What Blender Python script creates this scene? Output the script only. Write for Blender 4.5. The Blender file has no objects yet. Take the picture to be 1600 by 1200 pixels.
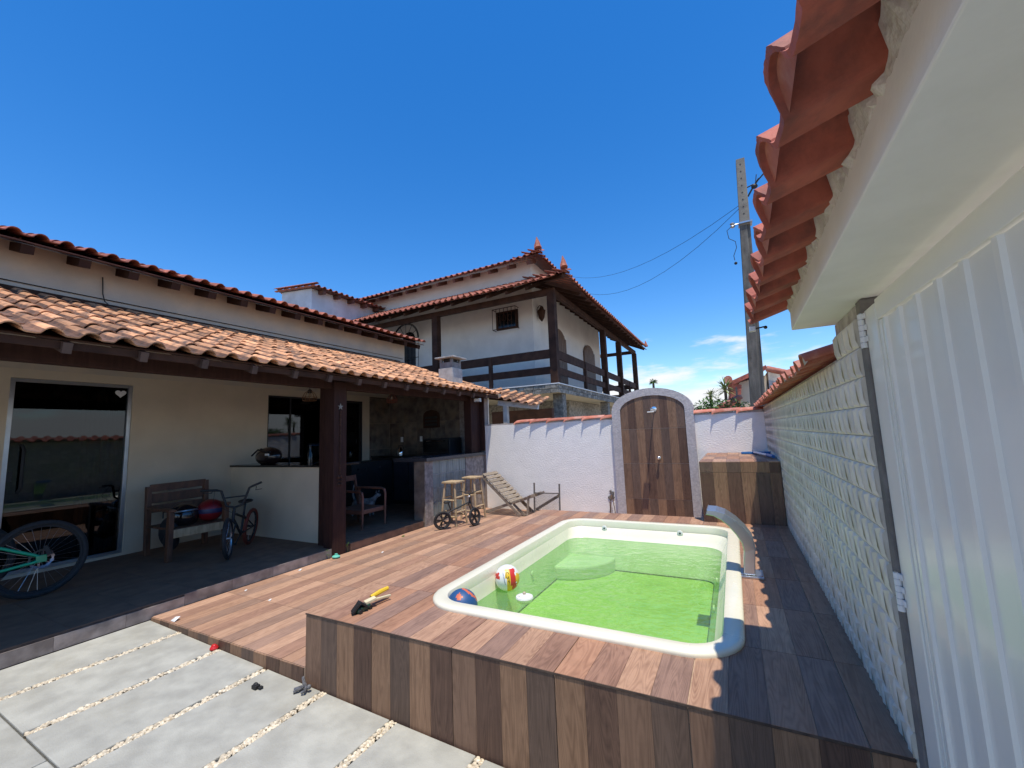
import bpy, math, random
import numpy as np
from mathutils import Vector, Matrix
R = random.Random(7)
PI = math.pi
C = bpy.context.scene.collection
scn = bpy.context.scene
# ------------------------------------------------------------------ camera
Wm = [[0.8852169887375136, -0.08963910015192413, -0.45645998135043797],
      [0.46351921326927187, 0.08716962856232269, 0.8817887472555669],
      [-0.03925330280019906, -0.9921523509926589, 0.11871348128589217]]
cd = bpy.data.cameras.new('camera'); cam = bpy.data.objects.new('camera', cd); C.objects.link(cam)
M = Matrix.Identity(4)
for i in range(3):
    M[i][0] = Wm[i][0]; M[i][1] = -Wm[i][1]; M[i][2] = -Wm[i][2]
M[2][3] = 1.6
cam.matrix_world = M
cd.sensor_width = 36; cd.lens = 657.3174 / 1600 * 36; cd.clip_start = 0.05; cd.clip_end = 2000
scn.camera = cam
# ------------------------------------------------------------------ light
SUN = Vector((0.17, -0.235, 1.0)).normalized()
EL = math.asin(SUN.z); AZ = math.atan2(SUN.x, SUN.y)
world = bpy.data.worlds.new('World'); scn.world = world; world.use_nodes = True
nt = world.node_tree; nt.nodes.clear()
def N(t, ty, **k):
    n = t.nodes.new(ty)
    for a, b in k.items(): setattr(n, a, b)
    return n
out = N(nt, 'ShaderNodeOutputWorld'); bg = N(nt, 'ShaderNodeBackground')
sky = N(nt, 'ShaderNodeTexSky', sky_type='NISHITA', sun_disc=False)
sky.sun_elevation = EL; sky.sun_rotation = AZ; sky.air_density = 1.0; sky.dust_density = 0.15; sky.ozone_density = 3.0
bg.inputs[1].default_value = 0.15
hs = N(nt, 'ShaderNodeHueSaturation'); hs.inputs['Hue'].default_value = .506; hs.inputs['Saturation'].default_value = 1.37; hs.inputs['Value'].default_value = 1.28
nt.links.new(sky.outputs[0], hs.inputs['Color'])
tc = N(nt, 'ShaderNodeTexCoord'); sep = N(nt, 'ShaderNodeSeparateXYZ'); nt.links.new(tc.outputs['Generated'], sep.inputs[0])
mp = N(nt, 'ShaderNodeMapping'); mp.inputs['Scale'].default_value = (3.2, 3.2, 13.0); mp.inputs['Location'].default_value = (1.3, 0.4, 0.2)
nt.links.new(tc.outputs['Generated'], mp.inputs[0])
nz = N(nt, 'ShaderNodeTexNoise'); nz.inputs['Scale'].default_value = 1.7; nz.inputs['Detail'].default_value = 8; nz.inputs['Roughness'].default_value = .58
nt.links.new(mp.outputs[0], nz.inputs[0])
el = N(nt, 'ShaderNodeMapRange'); el.inputs[1].default_value = 0.02; el.inputs[2].default_value = 0.28; el.inputs[3].default_value = 0.37; el.inputs[4].default_value = -0.26
nt.links.new(sep.outputs[2], el.inputs[0])
ad = N(nt, 'ShaderNodeMath', operation='ADD'); nt.links.new(nz.outputs[0], ad.inputs[0]); nt.links.new(el.outputs[0], ad.inputs[1])
rmp = N(nt, 'ShaderNodeMapRange', interpolation_type='SMOOTHSTEP'); rmp.inputs[1].default_value = 0.53; rmp.inputs[2].default_value = 0.74
nt.links.new(ad.outputs[0], rmp.inputs[0])
mx = N(nt, 'ShaderNodeMix', data_type='RGBA'); nt.links.new(rmp.outputs[0], mx.inputs[0]); nt.links.new(hs.outputs[0], mx.inputs[6])
mx.inputs[7].default_value = (6.0, 6.1, 6.3, 1)
nt.links.new(mx.outputs[2], bg.inputs[0]); nt.links.new(bg.outputs[0], out.inputs[0])
ld = bpy.data.lights.new('sun', 'SUN'); ld.energy = 4.3; ld.angle = math.radians(0.53); ld.color = (1.0, 0.93, 0.82)
sun = bpy.data.objects.new('sun', ld); C.objects.link(sun)
sun.rotation_euler = SUN.to_track_quat('Z', 'Y').to_euler(); sun.location = (0, 0, 20)
scn.view_settings.view_transform = 'Standard'; scn.view_settings.look = 'None'
scn.view_settings.exposure = 0.13; scn.view_settings.gamma = 1.0; scn.view_settings.use_curve_mapping = False
scn.render.engine = 'CYCLES'
scn.cycles.max_bounces = 8; scn.cycles.transparent_max_bounces = 12

# ------------------------------------------------------------------ materials
MC = {}
def mat(name, c1, c2=None, scale=8, rough=.6, bump=0, bscale=60, stretch=(1, 1, 1), rnd=0.0, island=0.0, metal=0,
        c3=None, c3scale=1.5, c3amt=.5, detail=6, spec=.5, objcoord=True, contrast=(.35, .65), alpha=1.0, coat=0, bdist=.01, wood=False, c3lo=.48):
    if name in MC: return MC[name]
    m = bpy.data.materials.new(name); m.use_nodes = True; t = m.node_tree; L = t.links.new
    b = t.nodes['Principled BSDF']; b.inputs['Roughness'].default_value = rough; b.inputs['Metallic'].default_value = metal
    b.inputs['Specular IOR Level'].default_value = spec; b.inputs['Coat Weight'].default_value = coat
    tcn = N(t, 'ShaderNodeTexCoord'); oi = N(t, 'ShaderNodeObjectInfo'); geo = N(t, 'ShaderNodeNewGeometry')
    vm = N(t, 'ShaderNodeVectorMath', operation='ADD'); L(tcn.outputs['Object'], vm.inputs[0])
    sm = N(t, 'ShaderNodeVectorMath', operation='SCALE'); sm.inputs[0].default_value = (37, 53, 29)
    addr = N(t, 'ShaderNodeMath', operation='ADD'); L(oi.outputs['Random'], addr.inputs[0])
    if island: L(geo.outputs['Random Per Island'], addr.inputs[1])
    else: addr.inputs[1].default_value = 0
    L(addr.outputs[0], sm.inputs['Scale']); L(sm.outputs[0], vm.inputs[1])
    mp = N(t, 'ShaderNodeMapping'); mp.inputs['Scale'].default_value = stretch; L(vm.outputs[0], mp.inputs[0])
    if c2 is None: c2 = tuple(x * .8 for x in c1)
    nz = N(t, 'ShaderNodeTexNoise'); nz.inputs['Scale'].default_value = scale; nz.inputs['Detail'].default_value = detail; L(mp.outputs[0], nz.inputs[0])
    fac = nz.outputs[0]
    if wood:
        nzd = N(t, 'ShaderNodeTexNoise'); nzd.inputs['Scale'].default_value = .32; nzd.inputs['Detail'].default_value = 2; L(mp.outputs[0], nzd.inputs[0])
        mulw = N(t, 'ShaderNodeMath', operation='MULTIPLY'); mulw.inputs[1].default_value = 34; L(nzd.outputs[0], mulw.inputs[0])
        sn = N(t, 'ShaderNodeMath', operation='PINGPONG'); sn.inputs[1].default_value = .5; L(mulw.outputs[0], sn.inputs[0])
        mw = N(t, 'ShaderNodeMath', operation='MULTIPLY_ADD'); mw.inputs[1].default_value = .5; L(sn.outputs[0], mw.inputs[0])
        h2 = N(t, 'ShaderNodeMath', operation='MULTIPLY_ADD'); h2.inputs[1].default_value = .75; L(fac, h2.inputs[0]); h2.inputs[2].default_value = 0
        L(h2.outputs[0], mw.inputs[2]); fac = mw.outputs[0]
    mr = N(t, 'ShaderNodeMapRange'); mr.inputs[1].default_value = contrast[0]; mr.inputs[2].default_value = contrast[1]; L(fac, mr.inputs[0])
    mxx = N(t, 'ShaderNodeMix', data_type='RGBA'); L(mr.outputs[0], mxx.inputs[0]); mxx.inputs[6].default_value = (*c1, 1); mxx.inputs[7].default_value = (*c2, 1)
    col = mxx.outputs[2]
    if c3:
        n3 = N(t, 'ShaderNodeTexNoise'); n3.inputs['Scale'].default_value = c3scale; n3.inputs['Detail'].default_value = 7; n3.inputs['Roughness'].default_value = .65
        L(vm.outputs[0], n3.inputs[0]); r3 = N(t, 'ShaderNodeMapRange'); r3.inputs[1].default_value = c3lo; r3.inputs[2].default_value = c3lo + .2; r3.inputs[4].default_value = c3amt
        L(n3.outputs[0], r3.inputs[0]); m3 = N(t, 'ShaderNodeMix', data_type='RGBA'); L(r3.outputs[0], m3.inputs[0]); L(col, m3.inputs[6]); m3.inputs[7].default_value = (*c3, 1); col = m3.outputs[2]
    tot = max(rnd, island)
    if tot:
        fr = N(t, 'ShaderNodeMath', operation='FRACT'); ml = N(t, 'ShaderNodeMath', operation='MULTIPLY'); ml.inputs[1].default_value = 7.31
        L(addr.outputs[0], ml.inputs[0]); L(ml.outputs[0], fr.inputs[0])
        rr = N(t, 'ShaderNodeMapRange'); rr.inputs[3].default_value = 1 - tot; rr.inputs[4].default_value = 1 + tot; L(fr.outputs[0], rr.inputs[0])
        h = N(t, 'ShaderNodeHueSaturation'); L(rr.outputs[0], h.inputs['Value']); L(col, h.inputs['Color']); col = h.outputs[0]
    L(col, b.inputs['Base Color'])
    if bump:
        nb = N(t, 'ShaderNodeTexNoise'); nb.inputs['Scale'].default_value = bscale; nb.inputs['Detail'].default_value = 5; L(mp.outputs[0], nb.inputs[0])
        bp = N(t, 'ShaderNodeBump'); bp.inputs['Strength'].default_value = bump; bp.inputs['Distance'].default_value = bdist; L(nb.outputs[0], bp.inputs['Height']); L(bp.outputs[0], b.inputs['Normal'])
    # wear changes gloss a little too
    rg = N(t, 'ShaderNodeMapRange'); rg.inputs[3].default_value = max(0, rough - .08); rg.inputs[4].default_value = min(1, rough + .08); L(nz.outputs[0], rg.inputs[0]); L(rg.outputs[0], b.inputs['Roughness'])
    MC[name] = m; return m

def wood(name, a, b, st=(26, 2.2, 26)):
    return mat(name, a, b, scale=1.6, rough=.55, spec=.3, bump=.25, bscale=5, stretch=st, rnd=.10, island=.10, contrast=(.40, .80), wood=True, c3=tuple(x * .55 for x in a), c3scale=9, c3amt=.35, bdist=.004)
wood_tile = [wood('plank_light', (.48, .285, .18), (.27, .145, .088)), wood('plank_dark', (.34, .19, .125), (.17, .088, .058)),
             wood('plank_mid', (.42, .225, .135), (.26, .128, .075)), wood('plank_grey', (.32, .195, .14), (.17, .10, .074))]
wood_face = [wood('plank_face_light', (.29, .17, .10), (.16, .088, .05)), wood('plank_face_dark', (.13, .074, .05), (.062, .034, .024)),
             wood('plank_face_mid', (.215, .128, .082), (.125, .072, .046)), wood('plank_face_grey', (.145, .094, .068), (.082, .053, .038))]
VF = (26, 26, 2.2)
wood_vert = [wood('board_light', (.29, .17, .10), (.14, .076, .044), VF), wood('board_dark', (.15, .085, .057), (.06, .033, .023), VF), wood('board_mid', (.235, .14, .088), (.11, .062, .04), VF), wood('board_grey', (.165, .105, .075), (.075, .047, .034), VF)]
wood_low = [wood('low_board_light', (.52, .32, .21), (.34, .19, .12)), wood('low_board_dark', (.38, .22, .15), (.22, .125, .085)), wood('low_board_mid', (.47, .28, .18), (.29, .16, .105)), wood('low_board_grey', (.36, .225, .16), (.22, .135, .098))]
grout = mat('grout', (.55, .40, .28), (.42, .30, .21), scale=30, rough=.9)
grout_dark = mat('grout_dark', (.10, .07, .05), (.06, .04, .03), scale=30, rough=.9)
core_m = mat('masonry_core', (.30, .24, .2), rough=.9)
concrete = mat('slab_concrete', (.43, .425, .37), (.33, .325, .285), scale=7, rough=.9, bump=.6, bscale=120, rnd=.05, c3=(.31, .295, .24), c3scale=2.4, c3amt=.5, bdist=.005, spec=.2)
pebble_m = mat('pebble', (.76, .68, .52), (.50, .41, .28), scale=20, rough=.6, island=.22)
soil = mat('joint_soil', (.30, .24, .17), (.14, .11, .08), scale=25, rough=.95, bump=.6)
ground_m = mat('ground_sand', (.38, .33, .27), (.28, .25, .2), scale=.8, rough=.95, bump=.4, bscale=20)
stucco = mat('white_stucco', (.92, .885, .82), (.86, .83, .77), scale=4, rough=.9, bump=.7, bscale=34, stretch=(1, 1, 1.7), bdist=.010, c3=(.78, .76, .74), c3scale=.9, c3amt=.3)
stucco_arch = mat('grey_stucco', (.55, .51, .49), (.42, .39, .38), scale=30, rough=.9, bump=.7, bscale=55, bdist=.012)
plaster = mat('cream_plaster', (.66, .55, .40), (.60, .50, .36), scale=3, rough=.8, bump=.15, bscale=40, c3=(.52, .46, .37), c3scale=1.2, c3amt=.3)
upper_plaster = mat('upper_plaster', (.60, .50, .38), (.52, .46, .38), scale=3, rough=.85, bump=.15, bscale=40, c3=(.38, .33, .27), c3scale=1.1, c3amt=.55)
nb_plaster = mat('neighbour_plaster', (.82, .77, .68), (.76, .71, .63), scale=2, rough=.85, bump=.1, c3=(.52, .48, .42), c3scale=.7, c3amt=.35)
soffit_m = mat('soffit_paint', (.86, .85, .79), (.81, .80, .74), scale=7, rough=.75, bump=.22, bscale=55, c3=(.70, .69, .62), c3scale=2.5, c3amt=.3, bdist=.004)
mortar = mat('mortar', (.52, .47, .43), (.36, .32, .29), scale=18, rough=.95, bump=.8, bscale=60, bdist=.008)
relief = mat('relief_tile', (.84, .77, .63), (.70, .64, .52), scale=9, rough=.5, bump=.15, bscale=40, rnd=.07, c3=(.48, .47, .37), c3scale=2.2, c3amt=.4)
gate_m = mat('gate_paint', (.88, .86, .76), (.86, .84, .74), scale=3, rough=.32, coat=.15, spec=.5, c3=(.66, .69, .67), c3scale=2, c3amt=.3)
jamb_m = mat('jamb_concrete', (.22, .20, .18), (.13, .12, .11), scale=10, rough=.95, bump=.7, c3=(.34, .30, .25), c3scale=5, c3amt=.6)
tile_old = mat('roof_tile_old', (.70, .36, .175), (.50, .23, .11), scale=14, rough=.85, bump=.5, bscale=50, rnd=.38, c3=(.10, .065, .048), c3scale=5.5, c3amt=1.0, c3lo=.47, contrast=(.3, .7), bdist=.005)
tile_red = mat('roof_tile_red', (.52, .135, .08), (.34, .085, .052), scale=11, rough=.7, bump=.6, bscale=30, rnd=.14, c3=(.13, .055, .045), c3scale=9, c3amt=.7, c3lo=.46, bdist=.006)
tile_fresh = mat('coping_tile', (.50, .155, .09), (.38, .115, .068), scale=8, rough=.7, bump=.3, bscale=40, rnd=.14, c3=(.60, .36, .28), c3scale=6, c3amt=.6)
tile_nb = mat('neighbour_tile', (.44, .14, .075), (.27, .08, .05), scale=10, rough=.75, bump=.2, rnd=.2, c3=(.12, .06, .045), c3scale=6, c3amt=.55)
brown = mat('brown_wood_paint', (.050, .022, .016), (.034, .015, .012), scale=4, spec=.2, rough=.75, bump=.25, bscale=14, stretch=(8, 8, 1))
brown_dk = mat('dark_timber', (.075, .036, .022), (.042, .021, .014), scale=5, spec=.2, rough=.8, bump=.3, bscale=12, rnd=.12)
rafter_m = mat('rafter_timber', (.10, .06, .045), (.06, .036, .028), scale=5, rough=.7)
porch_m = mat('porch_floor', (.25, .145, .09), (.19, .11, .07), scale=6, spec=.2, rough=.75, rnd=.05)
riser_m = mat('riser_tile', (.30, .25, .22), (.18, .145, .125), scale=9, rough=.6, rnd=.12, bump=.2)
black_gl = mat('black_gloss', (.008, .008, .009), (.012, .012, .012), rough=.12, spec=.6)
black_m = mat('black_matte', (.012, .012, .012), (.02, .02, .02), rough=.6)
rubber = mat('rubber', (.018, .018, .018), (.03, .03, .03), scale=40, rough=.75, bump=.4, bscale=90)
alum = mat('aluminium', (.50, .52, .54), (.44, .46, .48), rough=.35, metal=.9)
steel = mat('stainless', (.52, .56, .60), (.45, .49, .53), scale=2, stretch=(1, 1, 1), rough=.30, metal=.85, bump=.04)
chrome = mat('chrome', (.75, .76, .78), (.7, .7, .72), rough=.08, metal=1)
gel = mat('pool_gelcoat', (.82, .78, .62), (.78, .74, .58), scale=3, rough=.28, coat=.3, c3=(.66, .68, .50), c3scale=1.4, c3amt=.35)
algae_caustic = mat('pool_floor_algae_caustics', (.27, .49, .085), (.36, .57, .15), scale=20, rough=.7, bump=.15, bscale=30, contrast=(.3, .75), detail=4, c3=(.15, .38, .04), c3scale=2.0, c3amt=.5)  # algae green; the paler mottle paints caustic light specks into the colour
algae_side = mat('pool_side_algae', (.54, .70, .46), (.45, .62, .36), scale=3, rough=.55, c3=(.28, .50, .14), c3scale=2.2, c3amt=.6)
raw_wood = mat('raw_pine', (.50, .37, .22), (.34, .24, .13), scale=3, rough=.7, stretch=(9, 9, 2), bump=.3, bscale=9, rnd=.1, island=.08)
grey_wood = mat('weathered_wood', (.30, .245, .18), (.19, .15, .11), scale=3, rough=.85, stretch=(2, 10, 10), bump=.4, bscale=9, rnd=.16)
bench_wood = mat('bench_wood', (.17, .072, .036), (.09, .04, .022), scale=3, rough=.5, stretch=(6, 6, 2), bump=.2, rnd=.12)
stone_wall = mat('stone_cladding', (.20, .165, .13), (.075, .06, .05), scale=5, rough=.6, bump=.35, bscale=14, rnd=.15, c3=(.26, .17, .10), c3scale=2.6, c3amt=.55)
stone_lt = mat('stone_light', (.40, .35, .31), (.22, .19, .17), scale=14, rough=.8, bump=.6, bscale=22, rnd=.1)
stone_nb = mat('canjiquinha_stone', (.33, .305, .25), (.14, .13, .11), scale=14, rough=.9, bump=.7, bscale=14, rnd=.3)
glassblock = mat('glass_block', (.25, .31, .31), (.13, .17, .17), scale=2, stretch=(1, 30, 1), rough=.12, bump=.7, bscale=3, rnd=.12, spec=.8)
green_paint = mat('green_frame', (.01, .42, .20), (.01, .36, .17), rough=.28, coat=.4)
white_p = mat('white_plastic', (.80, .80, .78), (.76, .76, .74), rough=.35)
red_p = mat('red_plastic', (.55, .02, .02), (.5, .02, .02), rough=.4)
yellow_p = mat('yellow_plastic', (.80, .52, .03), (.75, .48, .03), rough=.4)
cream_p = mat('cream_plastic', (.75, .66, .42), rough=.5)
dgreen_p = mat('dark_green_plastic', (.02, .075, .045), rough=.45)
teal_p = mat('mint_plastic', (.16, .58, .45), rough=.4)
blue_p = mat('blue_plastic', (.02, .16, .42), (.02, .13, .35), rough=.4)
navy_b = mat('ball_navy', (.025, .09, .24), (.02, .08, .2), rough=.5)
orange_b = mat('ball_orange', (.72, .16, .07), rough=.5)
orange_t = mat('orange_tyre', (.20, .035, .018), rough=.7)
pole_m = mat('pole_concrete', (.14, .13, .11), (.08, .073, .062), scale=3, stretch=(6, 6, 1), rough=.9, bump=.5, c3=(.28, .26, .22), c3scale=2, c3amt=.5)
cat_m = mat('cat_fur', (.42, .42, .40), (.16, .16, .15), scale=14, rough=.9, bump=.5)
leaf_a = mat('leaf_light', (.10, .20, .03), (.05, .12, .02), rough=.55, island=.35)
leaf_y = mat('leaf_yucca', (.20, .24, .05), (.09, .13, .03), rough=.5, island=.3)
trunk_m = mat('bark', (.12, .085, .06), rough=.9)
curtain_m = mat('curtain', (.10, .105, .115), (.07, .075, .085), rough=.9)
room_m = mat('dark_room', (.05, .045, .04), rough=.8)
lampglow = mat('bulb_glass', (.55, .45, .35), rough=.15)
straw_m = mat('straw', (.35, .26, .13), (.22, .15, .07), scale=40, rough=.95, island=.3)
helmet_m = mat('helmet_shell', (.012, .012, .013), (.03, .01, .01), scale=3, rough=.2, coat=.5)

def glass_mat():
    m = bpy.data.materials.new('tinted_glass'); m.use_nodes = True; t = m.node_tree; t.nodes.clear(); L = t.links.new
    o = N(t, 'ShaderNodeOutputMaterial'); tr = N(t, 'ShaderNodeBsdfTransparent'); tr.inputs[0].default_value = (.30, .33, .34, 1)
    gl = N(t, 'ShaderNodeBsdfGlossy'); gl.inputs['Roughness'].default_value = .015; gl.inputs['Color'].default_value = (.9, .95, 1, 1)
    fr = N(t, 'ShaderNodeFresnel'); fr.inputs[0].default_value = 1.55; mxs = N(t, 'ShaderNodeMixShader')
    L(fr.outputs[0], mxs.inputs[0]); L(tr.outputs[0], mxs.inputs[1]); L(gl.outputs[0], mxs.inputs[2]); L(mxs.outputs[0], o.inputs[0]); return m
def water_mat():
    m = bpy.data.materials.new('pool_water'); m.use_nodes = True; t = m.node_tree; t.nodes.clear(); L = t.links.new
    o = N(t, 'ShaderNodeOutputMaterial'); tr = N(t, 'ShaderNodeBsdfTransparent'); tr.inputs[0].default_value = (.84, .95, .78, 1)
    gl = N(t, 'ShaderNodeBsdfGlossy'); gl.inputs['Roughness'].default_value = .03
    fr = N(t, 'ShaderNodeFresnel'); fr.inputs[0].default_value = 1.42; mxs = N(t, 'ShaderNodeMixShader')
    tcn = N(t, 'ShaderNodeTexCoord'); nzz = N(t, 'ShaderNodeTexNoise'); nzz.inputs['Scale'].default_value = 9; nzz.inputs['Detail'].default_value = 3
    L(tcn.outputs['Object'], nzz.inputs[0]); bp = N(t, 'ShaderNodeBump'); bp.inputs['Strength'].default_value = .45; bp.inputs['Distance'].default_value = .03
    L(nzz.outputs[0], bp.inputs['Height']); L(bp.outputs[0], gl.inputs['Normal']); L(bp.outputs[0], fr.inputs['Normal'])
    df = N(t, 'ShaderNodeBsdfDiffuse'); df.inputs[0].default_value = (.62, .80, .50, 1); mk = N(t, 'ShaderNodeMixShader'); mk.inputs[0].default_value = .09
    L(tr.outputs[0], mk.inputs[1]); L(df.outputs[0], mk.inputs[2])
    L(fr.outputs[0], mxs.inputs[0]); L(mk.outputs[0], mxs.inputs[1]); L(gl.outputs[0], mxs.inputs[2]); L(mxs.outputs[0], o.inputs[0]); return m
glass = glass_mat(); water_m = water_mat()

# ------------------------------------------------------------------ mesh builder
def V(*a): return Vector(a)
class G:
    def __init__(s): s.v = []; s.f = []; s.m = []
    def add(s, vs, fs, m=0):
        o = len(s.v); s.v += [tuple(p) for p in vs]; s.f += [tuple(o + i for i in f) for f in fs]; s.m += [m] * len(fs); return s
    def box(s, x0, x1, y0, y1, z0, z1, m=0):
        return s.add([(x0, y0, z0), (x1, y0, z0), (x1, y1, z0), (x0, y1, z0), (x0, y0, z1), (x1, y0, z1), (x1, y1, z1), (x0, y1, z1)],
                     [(3, 2, 1, 0), (4, 5, 6, 7), (0, 1, 5, 4), (1, 2, 6, 5), (2, 3, 7, 6), (3, 0, 4, 7)], m)
    def beam(s, p, q, w, h, m=0, up=(0, 0, 1), w2=None, h2=None):
        p = Vector(p); q = Vector(q); d = (q - p).normalized(); up = Vector(up)
        if abs(d.dot(up)) > .98: up = Vector((0, 1, 0))
        a = d.cross(up).normalized(); b = a.cross(d).normalized(); w2 = w2 or w; h2 = h2 or h
        vs = []
        for c, ww, hh in ((p, w, h), (q, w2, h2)):
            for sx, sy in ((-1, -1), (1, -1), (1, 1), (-1, 1)): vs.append(c + a * sx * ww / 2 + b * sy * hh / 2)
        return s.add(vs, [(3, 2, 1, 0), (4, 5, 6, 7), (0, 1, 5, 4), (1, 2, 6, 5), (2, 3, 7, 6), (3, 0, 4, 7)], m)
    def tube(s, pts, r, n=8, m=0, closed=False, cap=True):
        pts = [Vector(p) for p in pts]; k = len(pts)
        rs = r if isinstance(r, (list, tuple)) else [r] * k
        vs = []; prev = None
        for i, p in enumerate(pts):
            if closed: d = pts[(i + 1) % k] - pts[i - 1]
            else: d = pts[min(i + 1, k - 1)] - pts[max(i - 1, 0)]
            d.normalize()
            if prev is None:
                u = Vector((0, 0, 1)) if abs(d.z) < .9 else Vector((1, 0, 0)); a = d.cross(u).normalized()
            else: a = (prev - d * prev.dot(d)).normalized()
            prev = a; b = d.cross(a)
            for j in range(n):
                t = 2 * PI * j / n; vs.append(p + (a * math.cos(t) + b * math.sin(t)) * rs[i])
        fs = []
        for i in range(k if closed else k - 1):
            i2 = (i + 1) % k
            for j in range(n): fs.append((i * n + j, i * n + (j + 1) % n, i2 * n + (j + 1) % n, i2 * n + j))
        if cap and not closed: fs += [tuple(range(n))[::-1], tuple((k - 1) * n + j for j in range(n))]
        return s.add(vs, fs, m)
    def lathe(s, prof, n=16, c=(0, 0, 0), ax='z', m=0):
        vs = []; c = Vector(c)
        for r, z in prof:
            for j in range(n):
                t = 2 * PI * j / n; a, b = r * math.cos(t), r * math.sin(t)
                vs.append(c + (Vector((a, b, z)) if ax == 'z' else Vector((z, a, b)) if ax == 'x' else Vector((b, z, a))))
        fs = []
        for i in range(len(prof) - 1):
            for j in range(n): fs.append((i * n + j, i * n + (j + 1) % n, (i + 1) * n + (j + 1) % n, (i + 1) * n + j))
        fs += [tuple(range(n))[::-1], tuple((len(prof) - 1) * n + j for j in range(n))]
        return s.add(vs, fs, m)
    def prism(s, poly, vec, m=0):
        n = len(poly); vec = Vector(vec); a = [Vector(p) for p in poly]; b = [p + vec for p in a]
        fs = [tuple(range(n))[::-1], tuple(n + i for i in range(n))] + [(i, (i + 1) % n, n + (i + 1) % n, n + i) for i in range(n)]
        return s.add(a + b, fs, m)
    def ball(s, c, r, nu=14, nv=9, m=0, fn=None):
        if not isinstance(r, (list, tuple)): r = (r, r, r)
        vs = [(c[0], c[1], c[2] + r[2])]; o = len(s.v)
        for i in range(1, nv):
            ph = PI * i / nv
            for j in range(nu):
                t = 2 * PI * j / nu; vs.append((c[0] + r[0] * math.sin(ph) * math.cos(t), c[1] + r[1] * math.sin(ph) * math.sin(t), c[2] + r[2] * math.cos(ph)))
        vs.append((c[0], c[1], c[2] - r[2])); fs = []
        for j in range(nu): fs.append((0, 1 + j, 1 + (j + 1) % nu))
        for i in range(nv - 2):
            for j in range(nu): a = 1 + i * nu; fs.append((a + j, a + nu + j, a + nu + (j + 1) % nu, a + (j + 1) % nu))
        a = 1 + (nv - 2) * nu
        for j in range(nu): fs.append((a + j, len(vs) - 1, a + (j + 1) % nu))
        s.add(vs, fs, m)
        if fn:
            for k in range(len(fs)):
                ct = sum((Vector(vs[q]) for q in fs[k]), Vector()) / len(fs[k]) - Vector(c); s.m[len(s.m) - len(fs) + k] = fn(ct.normalized())
        return s
    def mesh(s, name, mats, smooth=False, off=(0, 0, 0)):
        me = bpy.data.meshes.new(name)
        me.from_pydata([(a - off[0], b - off[1], c - off[2]) for a, b, c in s.v], [], s.f)
        for m_ in (mats if isinstance(mats, (list, tuple)) else [mats]): me.materials.append(m_)
        me.polygons.foreach_set('material_index', s.m)
        if smooth: me.polygons.foreach_set('use_smooth', [True] * len(s.f))
        me.update(); return me
    def build(s, name, mats, parent=None, smooth=False, bevel=0, loc=None, seg=2, label=None):
        """geometry is in world coordinates; origin = loc (top-level) or the parent's world position"""
        if loc is None: loc = wloc(parent) if parent else Vector((0, 0, 0))
        loc = Vector(loc); me = s.mesh(name, mats, smooth, loc)
        o = bpy.data.objects.new(name, me); C.objects.link(o)
        if parent: o.parent = parent; o.location = loc - wloc(parent)
        else: o.location = loc
        if bevel:
            bm = o.modifiers.new('bevel', 'BEVEL'); bm.width = bevel; bm.segments = seg; bm.limit_method = 'ANGLE'; bm.angle_limit = math.radians(35)
        if smooth:
            es = o.modifiers.new('split', 'EDGE_SPLIT'); es.split_angle = math.radians(40)
        if label: o['label'] = label
        return o
def wloc(o):
    l = Vector((0, 0, 0))
    while o is not None: l += o.location; o = o.parent
    return l
def thing(name, label, cat, loc=(0, 0, 0), group=None, kind=None):
    o = bpy.data.objects.new(name, None); C.objects.link(o); o.location = loc; o.empty_display_size = .1
    return tag(o, label, cat, group, kind)
def tag(o, label=None, cat=None, group=None, kind=None):
    if label: o['label'] = label
    if cat: o['category'] = cat
    if group: o['group'] = group
    if kind: o['kind'] = kind
    return o
def piece(name, me, parent, loc, rot=None, mw=None):
    """a part sharing mesh data; loc/rot (Matrix 3x3) in world axes, parents are unrotated"""
    o = bpy.data.objects.new(name, me); C.objects.link(o); o.parent = parent
    pl = wloc(parent) if parent else Vector((0, 0, 0))
    m = (rot.to_4x4() if rot else Matrix.Identity(4)); m.translation = Vector(loc) - pl; o.matrix_basis = m
    return o
def struct(o): o['kind'] = 'structure'; return o
def slab_z(x): return -.035 * (x + 2.7)

# ================================================================== SETTING
g = G(); g.add([(-400, -400, -.14), (400, -400, -.14), (400, 900, -.14), (-400, 900, -.14)], [(0, 1, 2, 3)])
struct(g.build('ground', ground_m))

# ---- concrete paving slabs with pebble joints
pav = thing('paved_yard', None, None, (-3, 1, 0), kind='structure'); pav['label'] = 'grey concrete slab paving with white pebble joints'
def slab(x0, x1, y0, y1):
    gg = G(); a, b = slab_z(x0), slab_z(x1)
    gg.prism([(x0, y0, a - .05), (x1, y0, b - .05), (x1, y0, b), (x0, y0, a)], (0, y1 - y0, 0))
    return gg.build('slab', concrete, pav, bevel=.006)
jx = [-4.79, -4.285, -3.685, -3.105, -2.50, -1.905, -1.31, -.71, -.11, .46]
peb = G()
pm = []
for i in range(len(jx) - 1):
    a = jx[i] + (.027 if i else 0); b = jx[i + 1] - .027
    slab(a, b, .985, 2.010)
xs = [-4.79, -3.3, -1.9, -.6, .46]
for yy0, yy1 in ((.33, .975), (-.35, .32), (-1.1, -.36), (-3.0, -1.11)):
    for i in range(4): slab(xs[i] + .004, xs[i + 1] - .004, yy0, yy1)
for i in range(1, len(jx) - 1):
    x = jx[i]
    for k in range(420):
        px, py = x + R.uniform(-.024, .024), R.uniform(.99, 2.01); r = R.uniform(.006, .013)
        peb.ball((px, py, slab_z(px) - .014 + R.uniform(0, .012)), (r * R.uniform(.8, 1.4), r * R.uniform(.8, 1.3), r * .65), 6, 4)
o = peb.build('pebble', pebble_m, pav); o['kind'] = 'stuff'
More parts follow.
